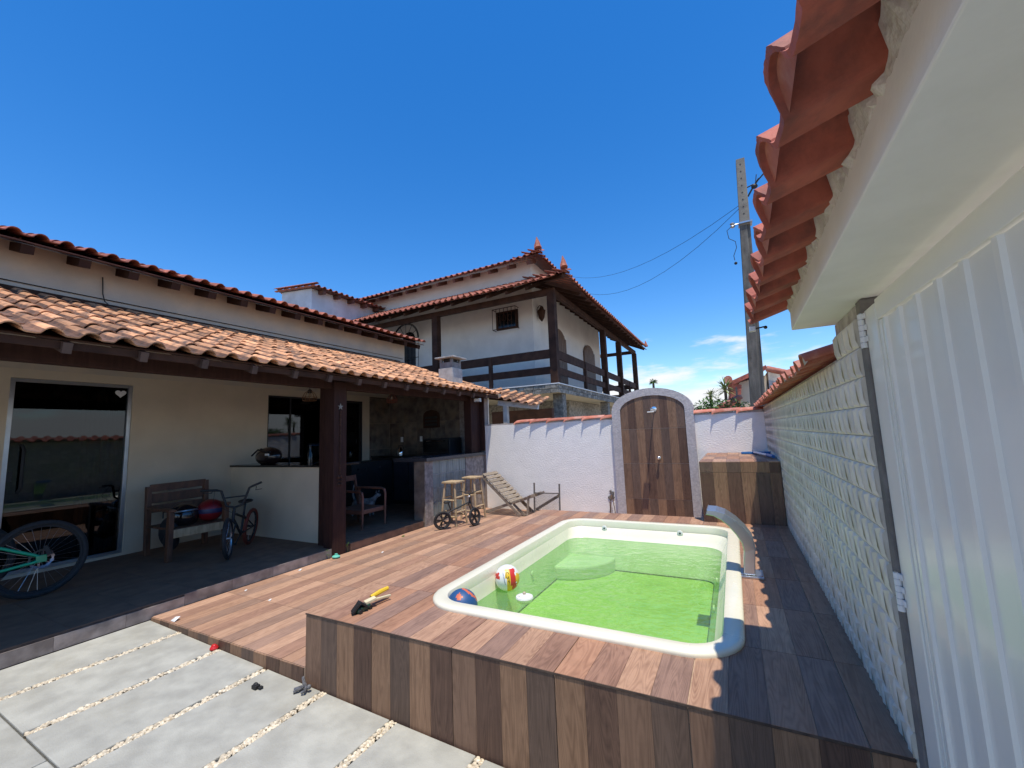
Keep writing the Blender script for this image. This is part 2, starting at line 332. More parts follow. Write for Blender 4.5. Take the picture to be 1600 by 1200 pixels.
g = G(); g.prism([(-4.79, -3, slab_z(-4.79) - .042), (.46, -3, slab_z(.46) - .042), (.46, -3, -.13), (-4.79, -3, -.13)], (0, 5.01, 0))
g.build('joint_bed', soil, pav)

# ---- tiles printed as four wooden boards
def strips(w, l, n=4, pat=(0, 1, 2, 3), gap=.0016, th=.008):
    gg = G(); s = w / n
    for i in range(n): gg.box(i * s + gap / 2, (i + 1) * s - gap / 2, 0, l, -th, 0, pat[i % len(pat)])
    gg.box(0.0005, w - .0005, .0005, l - .0005, -th, -.0016, 4)
    return gg
pats = [(0, 1, 2, 3), (2, 3, 0, 1), (0, 3, 0, 1), (2, 1, 0, 3)]
JT = .0035
def tile_mesh(w, l, key, mats, cache={}):
    k = (round(w, 4), round(l, 4), key, mats[0].name)
    if k not in cache:
        n = max(1, round(w / .15)); cache[k] = strips(w - JT, l - JT, n, pats[key]).mesh('tile', mats + [grout_dark])
    return cache[k]
# lower deck -------------------------------------------------------
LOW = .10
low = thing('deck_floor', None, None, (-3.7, 4, LOW), kind='structure'); low['label'] = 'wood-look tiled terrace floor'
g = G(); g.box(-4.78, -2.70, 2.020, 7.735, -.13, LOW - .0065); g.box(-2.70, .44, 6.045, 7.735, -.13, LOW - .0065); g.build('grout_bed', grout, low)
xe = [-4.78, -4.16, -3.56, -2.96, -2.36, -1.76, -1.16, -.56, .04, .44]
ye = [2.02, 2.655, 3.245, 3.835, 4.425, 5.015, 5.605, 6.195, 6.785, 7.375, 7.735]
for i in range(len(xe) - 1):
    for j in range(len(ye) - 1):
        x0, x1, y0, y1 = xe[i], xe[i + 1], ye[j], ye[j + 1]
        if x0 >= -2.7:
            if y1 <= 6.05: continue
            y0 = max(y0, 6.045)
        elif x1 > -2.70 and y0 < 6.0: x1 = -2.70
        if y1 - y0 < .03: continue
        piece('tile', tile_mesh(x1 - x0, y1 - y0, (i * 3 + j * 5) % 4, wood_low), low, (x0 + JT / 2, y0 + JT / 2, LOW))
# skirt of the lower deck
RX = Matrix.Rotation(PI / 2, 3, 'X')
for i in range(len(xe)):
    x0, x1 = xe[i], (xe[i + 1] if i + 1 < len(xe) else 0)
    if x0 >= -2.72: break
    x1 = min(x1, -2.702); zb = slab_z((x0 + x1) / 2) - .04
    piece('tile', tile_mesh(x1 - x0, LOW - .003 - zb, i % 4, wood_face), low, (x0, 2.012, zb), RX)
# raised deck ------------------------------------------------------
UP = .445
deck = thing('raised_deck', 'raised pool deck clad in wood-look tiles, with a sunken cream pool', 'deck', (-1.1, 4, 0))
px0, px1, py0, py1 = -1.972, -.148, 2.508, 5.372
X0, X1, Y0, Y1 = -2.70, .452, 2.018, 6.040
g = G()
g.box(X0 + .01, X1, Y0 + .012, py0, -.13, UP - .0065); g.box(X0 + .01, X1, py1, Y1, -.13, UP - .0065)
g.box(X0 + .01, px0, py0, py1, -.13, UP - .0065); g.box(px1, X1, py0, py1, -.13, UP - .0065)
g.build('masonry', grout, deck)
ux = [-2.70, -2.091, -1.487, -.879, -.275, .329, .452]; uy = [2.018, 2.642, 3.245, 3.84, 4.44, 5.04, 5.64, 6.04]
for i in range(len(ux) - 1):
    for j in range(len(uy) - 1):
        x0, x1, y0, y1 = ux[i] + JT / 2, ux[i + 1] - JT / 2, uy[j] + JT / 2, uy[j + 1] - JT / 2
        n = max(1, round((x1 - x0) / .15)); s = (x1 - x0) / n; gg = G()
        for k in range(n):
            a, b = x0 + k * s + .0008, x0 + (k + 1) * s - .0008; m_ = pats[(i + 2 * j) % 4][k % 4]
            if b <= px0 or a >= px1 or y1 <= py0 or y0 >= py1: gg.box(a, b, y0, y1, UP - .008, UP, m_); continue
            if a < px0: gg.box(a, px0, y0, y1, UP - .008, UP, m_); a = px0
            if b > px1: gg.box(px1, b, y0, y1, UP - .008, UP, m_); b = px1
            if y0 < py0: gg.box(a, b, y0, py0, UP - .008, UP, m_)
            if y1 > py1: gg.box(a, b, py1, y1, UP - .008, UP, m_)
        if gg.f: gg.build('tile', wood_tile, deck, loc=(x0, y0, UP))
for i in range(len(ux) - 1):   # front skirt
    x0, x1 = ux[i], ux[i + 1]; zb = slab_z((x0 + x1) / 2) - .045
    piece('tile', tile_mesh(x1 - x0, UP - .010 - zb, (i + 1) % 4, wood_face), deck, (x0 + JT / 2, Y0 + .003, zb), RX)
RXL = Matrix(((0, 0, -1), (1, 0, 0), (0, 1, 0)))  # local x->+Y, y->+Z, z->-X
RXL = Matrix(((0, 0, -1), (1, 0, 0), (0, 1, 0)))
for j in range(len(uy) - 1):   # left side skirt
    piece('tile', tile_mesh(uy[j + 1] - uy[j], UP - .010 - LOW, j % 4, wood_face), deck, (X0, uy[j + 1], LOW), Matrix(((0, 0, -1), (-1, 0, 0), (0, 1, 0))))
RXB = Matrix(((-1, 0, 0), (0, 0, 1), (0, 1, 0)))
for i in range(len(ux) - 1):   # back skirt
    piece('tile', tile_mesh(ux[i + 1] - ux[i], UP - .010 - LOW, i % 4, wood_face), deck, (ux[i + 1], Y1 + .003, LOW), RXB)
g = G(); g.beam((X0 - .002, Y0 + .0005, UP - .006), (X1, Y0 + .0005, UP - .006), .003, .009); g.build('edge_trim', grout_dark, deck)

# ---- pool
pool = thing('pool', 'cream fibreglass plunge pool holding green water, set in the raised deck', 'pool', (-1.06, 3.94, UP))
def rr(x0, x1, y0, y1, r, z, n=8):
    p = []
    for cx, cy, a0 in ((x1 - r, y1 - r, 0), (x0 + r, y1 - r, 90), (x0 + r, y0 + r, 180), (x1 - r, y0 + r, 270)):
        for k in range(n + 1):
            a = math.radians(a0 + 90 * k / n); p.append((cx + r * math.cos(a), cy + r * math.sin(a), z))
    return p
def loft(rings, gg, m=0):
    n = len(rings[0]); vs = [q for r_ in rings for q in r_]; fs = []
    for i in range(len(rings) - 1):
        for j in range(n): fs.append((i * n + j, i * n + (j + 1) % n, (i + 1) * n + (j + 1) % n, (i + 1) * n + j))
    gg.add(vs, fs, m); return gg
ox0, ox1, oy0, oy1 = -2.075, -.045, 2.405, 5.475
def ring(d, z, r=.30): return rr(ox0 + d, ox1 - d, oy0 + d, oy1 - d, max(r - d, .05), z)
g = loft([ring(.002, UP - .004), ring(0, UP + .008), ring(.002, UP + .017), ring(.009, UP + .024), ring(.024, UP + .028), ring(.094, UP + .029), ring(.106, UP + .024), ring(.112, UP + .010), ring(.115, UP - .05)], G())
g.build('rim', gel, pool, smooth=True)
WZ = .275
def bas(t, z, r): return rr(-1.96 + .055 * t, -.16 - .165 * t, 2.52 + .17 * t, 5.355 - .26 * t, r, z)
g = loft([bas(0, UP - .05, .19), bas(.10, .37, .19), bas(.20, .33, .2), bas(.30, .30, .2), bas(.38, WZ + .004, .2)], G()); g.build('basin_wall', gel, pool, smooth=True)
g = loft([bas(.38, WZ + .004, .2), bas(.55, .15, .19), bas(.9, .02, .15), bas(.97, -.035, .12)], G()); g.build('basin_side', algae_side, pool, smooth=True)
r_ = bas(.97, -.035, .12); g = G(); g.add(r_, [tuple(range(len(r_)))]); g.build('basin_floor', algae_caustic, pool)
g = G(); g.add(bas(.372, WZ + .001, .2) + bas(.352, WZ + .011, .2), [(k, (k + 1) % 36, 36 + (k + 1) % 36, 36 + k) for k in range(36)]); g.build('waterline', mat('waterline_scum', (.55, .58, .36), rough=.6), pool)
g = G(); g.tube(bas(.972, -.031, .12), .007, 5, closed=True); g.build('floor_joint_shade', mat('joint_shade', (.07, .15, .04), rough=.9), pool)  # dark green ring added to paint the shade where floor meets sides
g = G(); cx, cy = -1.93, 5.13; rad = .56
arc = [(cx, cy, -.04)] + [(cx + rad * math.cos(t) * 1.0, cy - rad * math.sin(t), -.04) for t in [PI / 2 * k / 12 for k in range(13)]]
g.prism(arc, (0, 0, .15)); g.build('corner_seat', algae_side, pool, bevel=.02)
for x in (-1.54, -.655):
    g = G(); g.lathe([(.033, 0), (.033, -.008), (.022, -.013), (.012, -.012), (.011, -.004)], 18, (x, 5.334, .345 + .045), 'y'); j = g.build('water_jet', white_p, pool, smooth=True)
    g = G(); g.lathe([(.009, -.0125), (.009, -.0165)], 10, (x, 5.334, .39), 'y'); g.build('nozzle', black_m, j)
for y in (3.0, 3.9, 4.6):
    g = G(); g.lathe([(.03, 0), (.03, -.012), (.013, -.016), (.012, -.006)], 14, (-.262, y, .14), 'x'); g.build('water_jet', algae_side, pool, smooth=True)
g = G(); g.lathe([(.026, 0), (.026, .012), (.012, .016)], 14, (-1.928, 4.0, .20), 'x'); g.build('water_jet', algae_side, pool, smooth=True)
g = G(); NX, NY = 2, 2
r_ = bas(.372, WZ, .2); g.add(r_, [tuple(range(len(r_)))]); o = struct(g.build('water', water_m, loc=(-1.05, 3.9, WZ))); o['label'] = 'green pool water'

# ---- cascade spout
sp = thing('pool_spout', 'curved stainless steel waterfall spout standing on the pool edge by the wall', 'spout', (.03, 3.87, UP))
outer = [(-.248, .944), (-.181, .941), (-.119, .921), (-.046, .869), (.009, .811), (.053, .743), (.067, .662), (.056, .56), (.048, .470)]
inner = [(-.259, .906), (-.201, .897), (-.150, .869), (-.102, .826), (-.056, .762), (-.021, .699), (-.012, .633), (-.022, .55), (-.028, .470)]
g = G(); n = len(outer); wds = [.23, .23, .23, .22, .20, .18, .16, .15, .15]
vs = []
for (a, b), (c_, d_), w in zip(outer, inner, wds):
    vs += [(a, 3.865 - w / 2, b), (a, 3.865 + w / 2, b), (c_, 3.865 + w / 2, d_), (c_, 3.865 - w / 2, d_)]
fs = [(0, 1, 2, 3), tuple(4 * (n - 1) + k for k in (3, 2, 1, 0))]
for i in range(n - 1):
    for k in range(4): fs.append((4 * i + k, 4 * i + (k + 1) % 4, 4 * i + 4 + (k + 1) % 4, 4 * i + 4 + k))
g.add(vs, fs); o = g.build('blade', steel, sp, bevel=.006); 
g = G(); g.box(-.055, .105, 3.765, 3.965, UP + .001, UP + .018); g.build('base_plate', steel, sp, bevel=.004)
for a, b in ((-.045, 3.78), (.09, 3.78), (.09, 3.95)):
    g = G(); g.lathe([(.007, 0), (.007, .006)], 6, (a, b, UP + .018)); g.build('bolt', chrome, sp)

# ================================================================== RIGHT WALL, GATE, PORTAL
XW = .455
rw = thing('relief_wall', 'boundary wall of pale pyramid-relief tiles beside the pool deck', 'wall', (XW, 5, 0))
g = G(); g.box(XW + .012, XW + .17, 2.020, 2.435, -.13, 2.049); g.box(XW + .012, XW + .17, 2.435, 7.90, -.13, 1.86); g.build('masonry', mortar, rw)
TH, TW = .1125, .19
def relief_geo(w, h, dx=.0088):
    gg = G(); n = 2; c_ = w / n; e = .0015
    vs = []; fs = []
    def tri(a, b, c__): k = len(vs); vs.extend([a, b, c__]); fs.append((k, k + 1, k + 2))
    def quad(*p): k = len(vs); vs.extend(p); fs.append((k, k + 1, k + 2, k + 3))
    for i in range(n):
        y0, y1, ym = i * c_, (i + 1) * c_, (i + .5) * c_
        A, B, T, P1, P2 = (0, y0, e), (0, y1, e), (0, ym, h - e), (-dx, ym, h * .12), (-dx * .9, ym, h * .74)
        quad(A, P1, P2, T); quad(P1, B, T, P2); tri(A, B, P1)
    for i in range(n + 1):
        ym = i * c_; base = (0, ym, e); Q1, Q2 = (-dx, ym, h * .88), (-dx * .9, ym, h * .26); D = (0, ym, h - e)
        if i > 0: L_ = (0, ym - c_ / 2, h - e); quad(base, Q2, Q1, L_); tri(L_, Q1, D)
        else: quad(base, D, Q1, Q2)
        if i < n: R_ = (0, ym + c_ / 2, h - e); quad(base, R_, Q1, Q2); tri(R_, D, Q1)
        else: quad(base, Q2, Q1, D)
    gg.add(vs, fs); gg.box(0, .010, 0, w, 0, h); return gg
rel = relief_geo(TW - .002, TH - .0025); relm = rel.mesh('relief_tile', [relief])
spots = []
zr = 1.766
rows = [zr - TH * k for k in range(-3, 16)]
for k, z in enumerate(rows):
    if z + TH < UP - .02: continue
    y = 2.022 + (0)
    while y < 7.73:
        top = 2.05 if y + TW < 2.44 else 1.87
        if z + TH <= top + .02: spots.append((y, z))
        y += TW
camp = Vector((0, 0, 1.6))
spots.sort(key=lambda s: (Vector((XW, s[0], s[1])) - camp).length / abs(XW))
bulk = G()
for i, (y, z) in enumerate(spots):
    if i < 300: piece('relief_tile', relm, rw, (XW - .002, y, z))
    else: bulk.add([(a + XW - .002, b + y, c_ + z) for a, b, c_ in rel.v], rel.f)
o = bulk.build('relief_tile', relief, rw); o['kind'] = 'stuff'
g = G(); g.box(XW - .004, XW + .012, 2.435, 7.74, 1.8605, 1.875); g.build('top_strip', mortar, rw)

# S profile roof tile ------------------------------------------------
def stile(w, L_, h=.05, th=.011, lift=.016, flare=.06, seg=1, fill=False, pan=0):
    """local x across, y up-slope, z up. wave: pan then cap"""
    pr = [(-.50, .30), (-.43, .06), (-.36, 0), (-.12, 0), (-.04, .10), (.04, .55), (.12, .86), (.20, .98), (.27, 1.0), (.35, .96), (.43, .80), (.50, .52), (.545, .26)]
    if seg > 1:
        q = [];
        for i in range(len(pr) - 1):
            p0, p1, p2, p3 = pr[max(i - 1, 0)], pr[i], pr[i + 1], pr[min(i + 2, len(pr) - 1)]
            for k in range(seg):
                t = k / seg; q.append(tuple(.5 * (2 * b_ + (c_ - a_) * t + (2 * a_ - 5 * b_ + 4 * c_ - d_) * t * t + (3 * b_ - a_ - 3 * c_ + d_) * t ** 3) for a_, b_, c_, d_ in zip(p0, p1, p2, p3)))
        pr = q + [pr[-1]]
    pr = [(a * w, b * h) for a, b in pr]; n = len(pr); gg = G(); vs = []
    for k in range(2):
        y = 0 if k == 0 else L_; up = lift if k == 0 else 0; s = 1 + (flare if k == 0 else 0)
        ph_ = R.uniform(0, 6); jy = [(.0025 * math.sin(i_ * .45 + ph_) + R.gauss(0, .0005)) if (seg > 1 and k == 0) else 0 for i_ in range(n)]; jz = [.0008 * math.sin(i_ * .7 + ph_) if seg > 1 else 0 for i_ in range(n)]
        for (a, b), u_, w_ in zip(pr, jy, jz): vs.append((a * (1 if k == 0 else .96), y - u_, b * s + up + w_))
        for (a, b), u_, w_ in zip(pr, jy, jz): vs.append((a * (1 if k == 0 else .96), y - u_ * .6, b * s + up - th - w_))
    fs = []
    for i in range(n - 1):
        fs.append((i, i + 1, 2 * n + i + 1, 2 * n + i)); fs.append((n + i + 1, n + i, 3 * n + i, 3 * n + i + 1))
        fs.append((i + 1, i, n + i, n + i + 1)); fs.append((2 * n + i, 2 * n + i + 1, 3 * n + i + 1, 3 * n + i))
    fs += [(0, 2 * n, 3 * n, n), (n - 1, 2 * n - 1, 4 * n - 1, 3 * n - 1)]
    gg.add(vs, fs)
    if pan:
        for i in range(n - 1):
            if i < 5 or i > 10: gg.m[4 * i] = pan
    if fill:  # mortar plug inside the mouth of the cap
        poly = [(a, .012, b * 1.0 + lift - th) for a, b in pr[4 * seg:]]
        gg.add(poly, [tuple(range(len(poly)))[::-1]], 1)
    return gg
def axes(u, v):
    u = Vector(u).normalized(); v = Vector(v).normalized(); w = u.cross(v).normalized(); return Matrix((u, v, w)).transposed()
def tile_field(parent, origin, u, v, cols, rows, pitch, step, geo, mesh, material, part, jit=.6, drop=None):
    A = axes(u, v); uu = Vector(u).normalized(); vv = Vector(v).normalized(); bulk = G(); bn = np.array(geo.v)
    for r in rows:
        for c_ in cols:
            p = Vector(origin) + uu * (c_ * pitch) + vv * (r * step)
            rot = A @ Matrix.Rotation(math.radians(R.uniform(-jit, jit) * 1.6), 3, 'Z') @ Matrix.Rotation(math.radians(R.uniform(-jit, jit)), 3, 'X')
            p += uu * R.uniform(-.004, .004) + vv * R.uniform(-.008, .008)
            if drop: p.z += drop(p)
            if part(c_, r): piece('roof_tile', mesh, parent, p, rot)
            else:
                m3 = np.array(rot); w_ = bn @ m3.T + np.array(p); bulk.add([tuple(q) for q in w_], geo.f, 0)
                for k in range(len(geo.m)): bulk.m[len(bulk.m) - len(geo.m) + k] = geo.m[k]
    if bulk.f:
        o = bulk.build('roof_tile', material, parent); o['kind'] = 'stuff'

# coping of the relief wall: tiles laid across, tips over the yard
cg = stile(.225, .36, h=.048, fill=True); cme = cg.mesh('coping_tile', [tile_fresh, mortar])
A = axes((0, -1, 0), (1, 0, .32))
y = 2.57; k = 0
while y < 7.80:
    rot = A @ Matrix.Rotation(math.radians(R.uniform(-2.2, 2.2)), 3, 'Z')
    o = piece('coping_tile', cme, rw, (.345 + R.uniform(-.008, .008), y, 1.872 + R.uniform(-.004, .004)), rot); y += .2265
g = G(); g.prism([(XW + .0, 2.44, 1.8755), (XW + .17, 2.44, 1.8755), (XW + .17, 2.44, 1.93), (XW, 2.44, 1.885)], (0, 5.3, 0)); g.build('mortar_bed', mortar, rw)

# portal over the gate
po = thing('gate_canopy', 'white plastered canopy over the gate edged with red clay tiles', 'canopy', (.4, .5, 2.05))
YE = 2.435
SK = .016
g = G(); g.prism([(.296, YE, 2.052), (.80, YE, 2.052), (.80, YE, 2.30), (.40, YE, 2.26), (.30, YE, 2.20)], (-SK * 5.2, -5.2, 0)); g.build('beam', soffit_m, po, bevel=.004)
pmes = [stile(.2265, .46, h=.062, th=.015, lift=.018, fill=True, seg=3).mesh('roof_tile', [tile_red, tile_fresh]) for _ in range(5)]; pme = pmes[0]
A = axes((0, -1, 0), (1, 0, .36)); y = 2.40; k = 0
ptips = []
while y > -2.6:
    rot = A @ Matrix.Rotation(math.radians(R.uniform(-2, 2)), 3, 'Z') @ Matrix.Rotation(math.radians(R.uniform(-1, 1)), 3, 'Y')
    xx = .135 - .006 * (YE - y) + R.uniform(-.006, .006); zz = 2.118 + R.uniform(-.004, .004); piece('roof_tile', pmes[len(ptips) % 5], po, (xx, y, zz), rot); ptips.append((xx, y, zz)); y -= .2265
A2 = axes((0, 1, 0), (-1, 0, .36))
y = 2.40
while y > -2.6: piece('roof_tile', pme, po, (.95, y, 2.20), axes((0, 1, 0), (-1, 0, .30))); y -= .2265
# ragged mortar squeezed out under the tiles
mg = G(); ys = np.arange(YE, -2.7, -.018); tb = []; 
for yv in ys:
    ph = ((2.40 - yv) / .2265 + .5) % 1.0 - .5
    zc = 2.160 + (.052 if ph > .02 else .0) + .30 * .02; x_ = .300 - SK * (YE - yv) - abs(R.gauss(0, .007)) - (.012 if ph > .02 else .0)
    tb.append((x_, yv, zc))
vs = []; fs = []
for i, (x_, yv, zc) in enumerate(tb): vs += [(x_, yv, 2.215), (x_ - .001, yv, zc + R.uniform(-.006, .004)), (.299 - SK * (YE - yv), yv, 2.150 + R.uniform(-.012, .006))]
for i in range(len(tb) - 1):
    for k in range(2): fs.append((3 * i + k, 3 * i + k + 1, 3 * i + 3 + k + 1, 3 * i + 3 + k))
mg.add(vs, fs); mg.build('mortar', mat('white_mortar', (.70, .66, .59), (.52, .48, .42), scale=22, rough=.95, bump=.9, bscale=60, bdist=.008), po)
# old nest straw in one tile mouth
sg = G()
bx, by, bz = .165, 1.33, 2.19
for k in range(90):
    a = V(bx + R.uniform(-.012, .02), by + R.uniform(-.035, .035), bz + R.uniform(-.02, .018)); d = V(R.uniform(-1, .4), R.uniform(-1, 1), R.uniform(-1, 1)).normalized() * R.uniform(.015, .04)
    sg.tube([a, a + d], .0011, 3)
o = sg.build('nest_straw', straw_m, loc=(bx, by, bz)); tag(o, 'dry straw of an old nest stuffed in a canopy tile mouth', 'straw'); o['kind'] = 'stuff'

# gate
XG = .470
gt = thing('metal_gate', 'pale grey hinged gate of ribbed sheet metal right of the pool', 'gate', (XG, 0, 0))
g = G(); g.box(XG - .004, XG + .04, 1.832, 1.955, -.06, 2.0); g.build('frame', gate_m, gt, bevel=.003, label='vertical hinge stile of the gate')
g = G(); g.box(XG - .002, XG + .04, -2.7, 1.831, 1.940, 2.012); g.build('frame', gate_m, gt, bevel=.003)
g = G(); g.box(XG - .002, XG + .04, -2.7, 1.831, -.06, .03); g.build('frame', gate_m, gt, bevel=.003)
g = G(); g.box(XG + .001, XG + .03, 1.803, 1.829, .032, 1.937); g.build('frame', gate_m, gt, bevel=.002)
y = 1.80
pan = []
while y > -2.6:   # each sheet: flat, step, flat
    w = .134
    prof = [(XG + .024, 0), (XG + .024, -.006), (XG + .002, -.010), (XG + .002, -.030), (XG + .010, -.036), (XG + .010, -(w - .001)), (XG + .024, -w)]
    poly = [(x_, y + d, .032) for x_, d in prof]; gg = G(); n = len(poly)
    vs = [p for p in poly] + [(p[0], p[1], 1.937) for p in poly]; fs = [(i, i + 1, n + i + 1, n + i) for i in range(n - 1)]
    gg.add(vs, fs); gg.build('panel', gate_m, gt, bevel=0); y -= w
for zc in (1.93, 1.01, .30):
    h = G(); h.lathe([(.008, 0), (.008, .13)], 8, (XG - .012, 1.965, zc - .065)); hb = h.build('hinge', alum, gt, smooth=True)
    for k in range(6):
        h = G(); a, b = ((1.936, 1.966) if k % 2 else (1.964, 1.985)); h.lathe([(.0115, 0), (.0115, .019)], 10, (XG - .012, 1.965, zc - .065 + k * .0215)); h.box(XG - .010, XG - .005, a, b, zc - .065 + k * .0215, zc - .046 + k * .0215); h.build('knuckle', white_p, hb)
o = G().box(XG - .012, XG + .10, 1.957, 2.0195, -.13, 2.050).build('gate_jamb', jamb_m, bevel=.004, loc=(XG, 1.98, 0)); tag(o, 'rough dark concrete jamb between the gate and the relief tiles', 'gate jamb')

# ================================================================== BACK WALL
YB = 7.75
bw = thing('garden_wall', 'white rough-stuccoed boundary wall at the back of the terrace', 'wall', (-2, YB, 0))
g = G(); 
g.box(-4.70, -1.90, YB, YB + .15, -.13, 1.80); g.box(-.62, .60, YB, YB + .15, -.13, 1.80); g.box(-1.90, -.62, YB + .01, YB + .15, -.13, 1.80)
g.build('masonry', stucco, bw)
def channel(L_, r=.105, fl=.045, n=8):
    gg = G(); secs = [(0, r + fl, -.012), (.035, r + fl * .35, 0), (.12, r + .008, .004), (L_, r - .012, .0)]; vs = []
    for x_, rr_, dz in secs:
        for off in (0, .012):
            for k in range(n + 1):
                t = PI * k / n; vs.append((x_, -(rr_ - off) * math.cos(t), (rr_ - off) * .52 * math.sin(t) + dz - (rr_ - r) * .9))
    m_ = 2 * (n + 1); fs = []
    for i in range(len(secs) - 1):
        for k in range(n):
            fs.append((i * m_ + k, i * m_ + k + 1, (i + 1) * m_ + k + 1, (i + 1) * m_ + k)); fs.append((i * m_ + n + 1 + k + 1, i * m_ + n + 1 + k, (i + 1) * m_ + n + 1 + k, (i + 1) * m_ + n + 1 + k + 1))
        for k in (0, n): fs.append((i * m_ + k, (i + 1) * m_ + k, (i + 1) * m_ + n + 1 + k, i * m_ + n + 1 + k))
    for i in (0, len(secs) - 1):
        for k in range(n): fs.append((i * m_ + k, i * m_ + n + 1 + k, i * m_ + n + 2 + k, i * m_ + k + 1))
    gg.add(vs, fs); return gg
ch = channel(.42).mesh('coping_tile', [tile_fresh], smooth=False)
x = -3.98 + .0
while x < -2.0:
    m4 = Matrix.Rotation(math.radians(R.uniform(-1, 1)), 3, 'Z'); piece('coping_tile', ch, bw, (x, YB + .075, 1.835 + R.uniform(-.003, .003)), m4); x += .362
x = -.66
while x < .30: piece('coping_tile', ch, bw, (x, YB + .075, 1.835), Matrix.Rotation(math.radians(R.uniform(-1, 1)), 3, 'Z')); x += .362
g = G(); g.box(-4.70, -1.90, YB + .002, YB + .14, 1.8005, 1.83); g.box(-.62, .44, YB + .002, YB + .14, 1.8005, 1.83); g.build('mortar_bed', mortar, bw)

# arched shower panel
ar = thing('shower_arch', 'arched outdoor shower panel of wood-look tiles with a rough grey border', 'shower', (-1.26, 7.66, 0))
def archpts(x0, x1, zs, zt, n=20, zb=-.05):
    cx = (x0 + x1) / 2; a = (x1 - x0) / 2; p = [(x0, zb), (x0, zs)]
    for k in range(1, n):
        t = PI * (1 - k / n); p.append((cx + a * math.cos(t), zs + (zt - zs) * math.sin(t)))
    return p + [(x1, zs), (x1, zb)]
Pout = archpts(-1.945, -.572, 1.935, 2.315); Pin = archpts(-1.795, -.705, 1.925, 2.185)
g = G(); n = len(Pout); yf, yb = 7.665, 7.90
vs = [(a, yf, b) for a, b in Pout] + [(a, yf, b) for a, b in Pin] + [(a, yb, b) for a, b in Pout] + [(a, yf + .03, b) for a, b in Pin]
fs = []
for i in range(n - 1): fs += [(i, i + 1, n + i + 1, n + i), (2 * n + i + 1, 2 * n + i, i, i + 1)[::-1], (n + i, n + i + 1, 3 * n + i + 1, 3 * n + i)]
fs.append(tuple(2 * n + i for i in range(n)))
g.add(vs, fs); g.build('border', stucco_arch, ar)
zj = [-.05, .40, 1.003, 1.605, 2.19]; nx = 8; w = (1.09) / nx
def arch_h(x_, x0=-1.795, x1=-.705, zs=1.925, zt=2.185):
    cx = (x0 + x1) / 2; a = (x1 - x0) / 2; t = max(0, 1 - ((x_ - cx) / a) ** 2); return zs + (zt - zs) * math.sqrt(t)
for r in range(4):
    for half in range(2):
        gg = G()
        for k in range(4):
            i = half * 4 + k; a, b = -1.795 + i * w + .001, -1.795 + (i + 1) * w - .001; z0, z1 = zj[r] + .004, zj[r + 1] - .004
            m_ = pats[r % 4][k]
            if r < 3: gg.box(a, b, 7.680, 7.694, z0, z1, m_)
            else:
                q = [(a, 7.680, z0), (b, 7.680, z0)] + [(b + (a - b) * s_ / 4, 7.680, arch_h(b + (a - b) * s_ / 4) - .002) for s_ in range(5)]
                gg.prism(q, (0, .014, 0), m_)
        gg.build('tile', wood_vert, ar)
g = G(); q = [(a, 7.684, b) for a, b in Pin]; g.prism(q, (0, .02, 0)); g.build('grout_bed', grout, ar)
# shower fitting
sh = thing('chrome_shower', 'square chrome shower head on a straight arm near the top of the arch', 'shower', (-1.2, 7.68, 1.93))
g = G(); g.lathe([(.045, 0), (.045, -.008), (.02, -.012)], 18, (-1.2, 7.679, 1.94), 'y'); g.build('flange', chrome, sh, smooth=True)
g = G(); g.tube([(-1.2, 7.68, 1.94), (-1.2, 7.36, 1.94), (-1.2, 7.345, 1.925), (-1.2, 7.345, 1.895)], .010, 8); g.build('arm', chrome, sh, smooth=True)
g = G(); g.box(-1.255, -1.145, 7.29, 7.395, 1.872, 1.890); g.build('head', chrome, sh, bevel=.003)
o = thing('shower_tap', 'small chrome tap knob on the wood-look shower panel', 'tap', (-1.175, 7.68, 1.1))
g = G(); g.lathe([(.026, 0), (.026, -.01), (.012, -.012), (.012, -.05)], 14, (-1.175, 7.679, 1.1), 'y'); g.build('stem', chrome, o, smooth=True)
g = G(); g.lathe([(.017, -.05), (.024, -.056), (.024, -.075), (.016, -.082)], 14, (-1.175, 7.679, 1.1), 'y'); g.build('knob', chrome, o, smooth=True)
# broken stucco with a pipe
o = thing('wall_tap', 'rusty garden tap in a broken patch of the white wall', 'tap', (-2.06, 7.74, .45))
g = G()
for k in range(16):
    g.ball((-2.06 + R.uniform(-.05, .04), 7.742, .42 + R.uniform(-.08, .09)), (R.uniform(.015, .03), .008, R.uniform(.015, .03)), 7, 5)
g.build('broken_patch', jamb_m, o)
g = G(); g.tube([(-2.06, 7.75, .43), (-2.06, 7.69, .43), (-2.06, 7.68, .38)], .012, 8); g.tube([(-2.04, 7.70, .42), (-2.02, 7.68, .30), (-2.0, 7.69, .1)], .007, 6); g.tube([(-2.09, 7.70, .33), (-2.085, 7.69, .1)], .012, 6); g.build('pipe', mat('rusty', (.22, .14, .08), (.10, .06, .04), rough=.8), o)
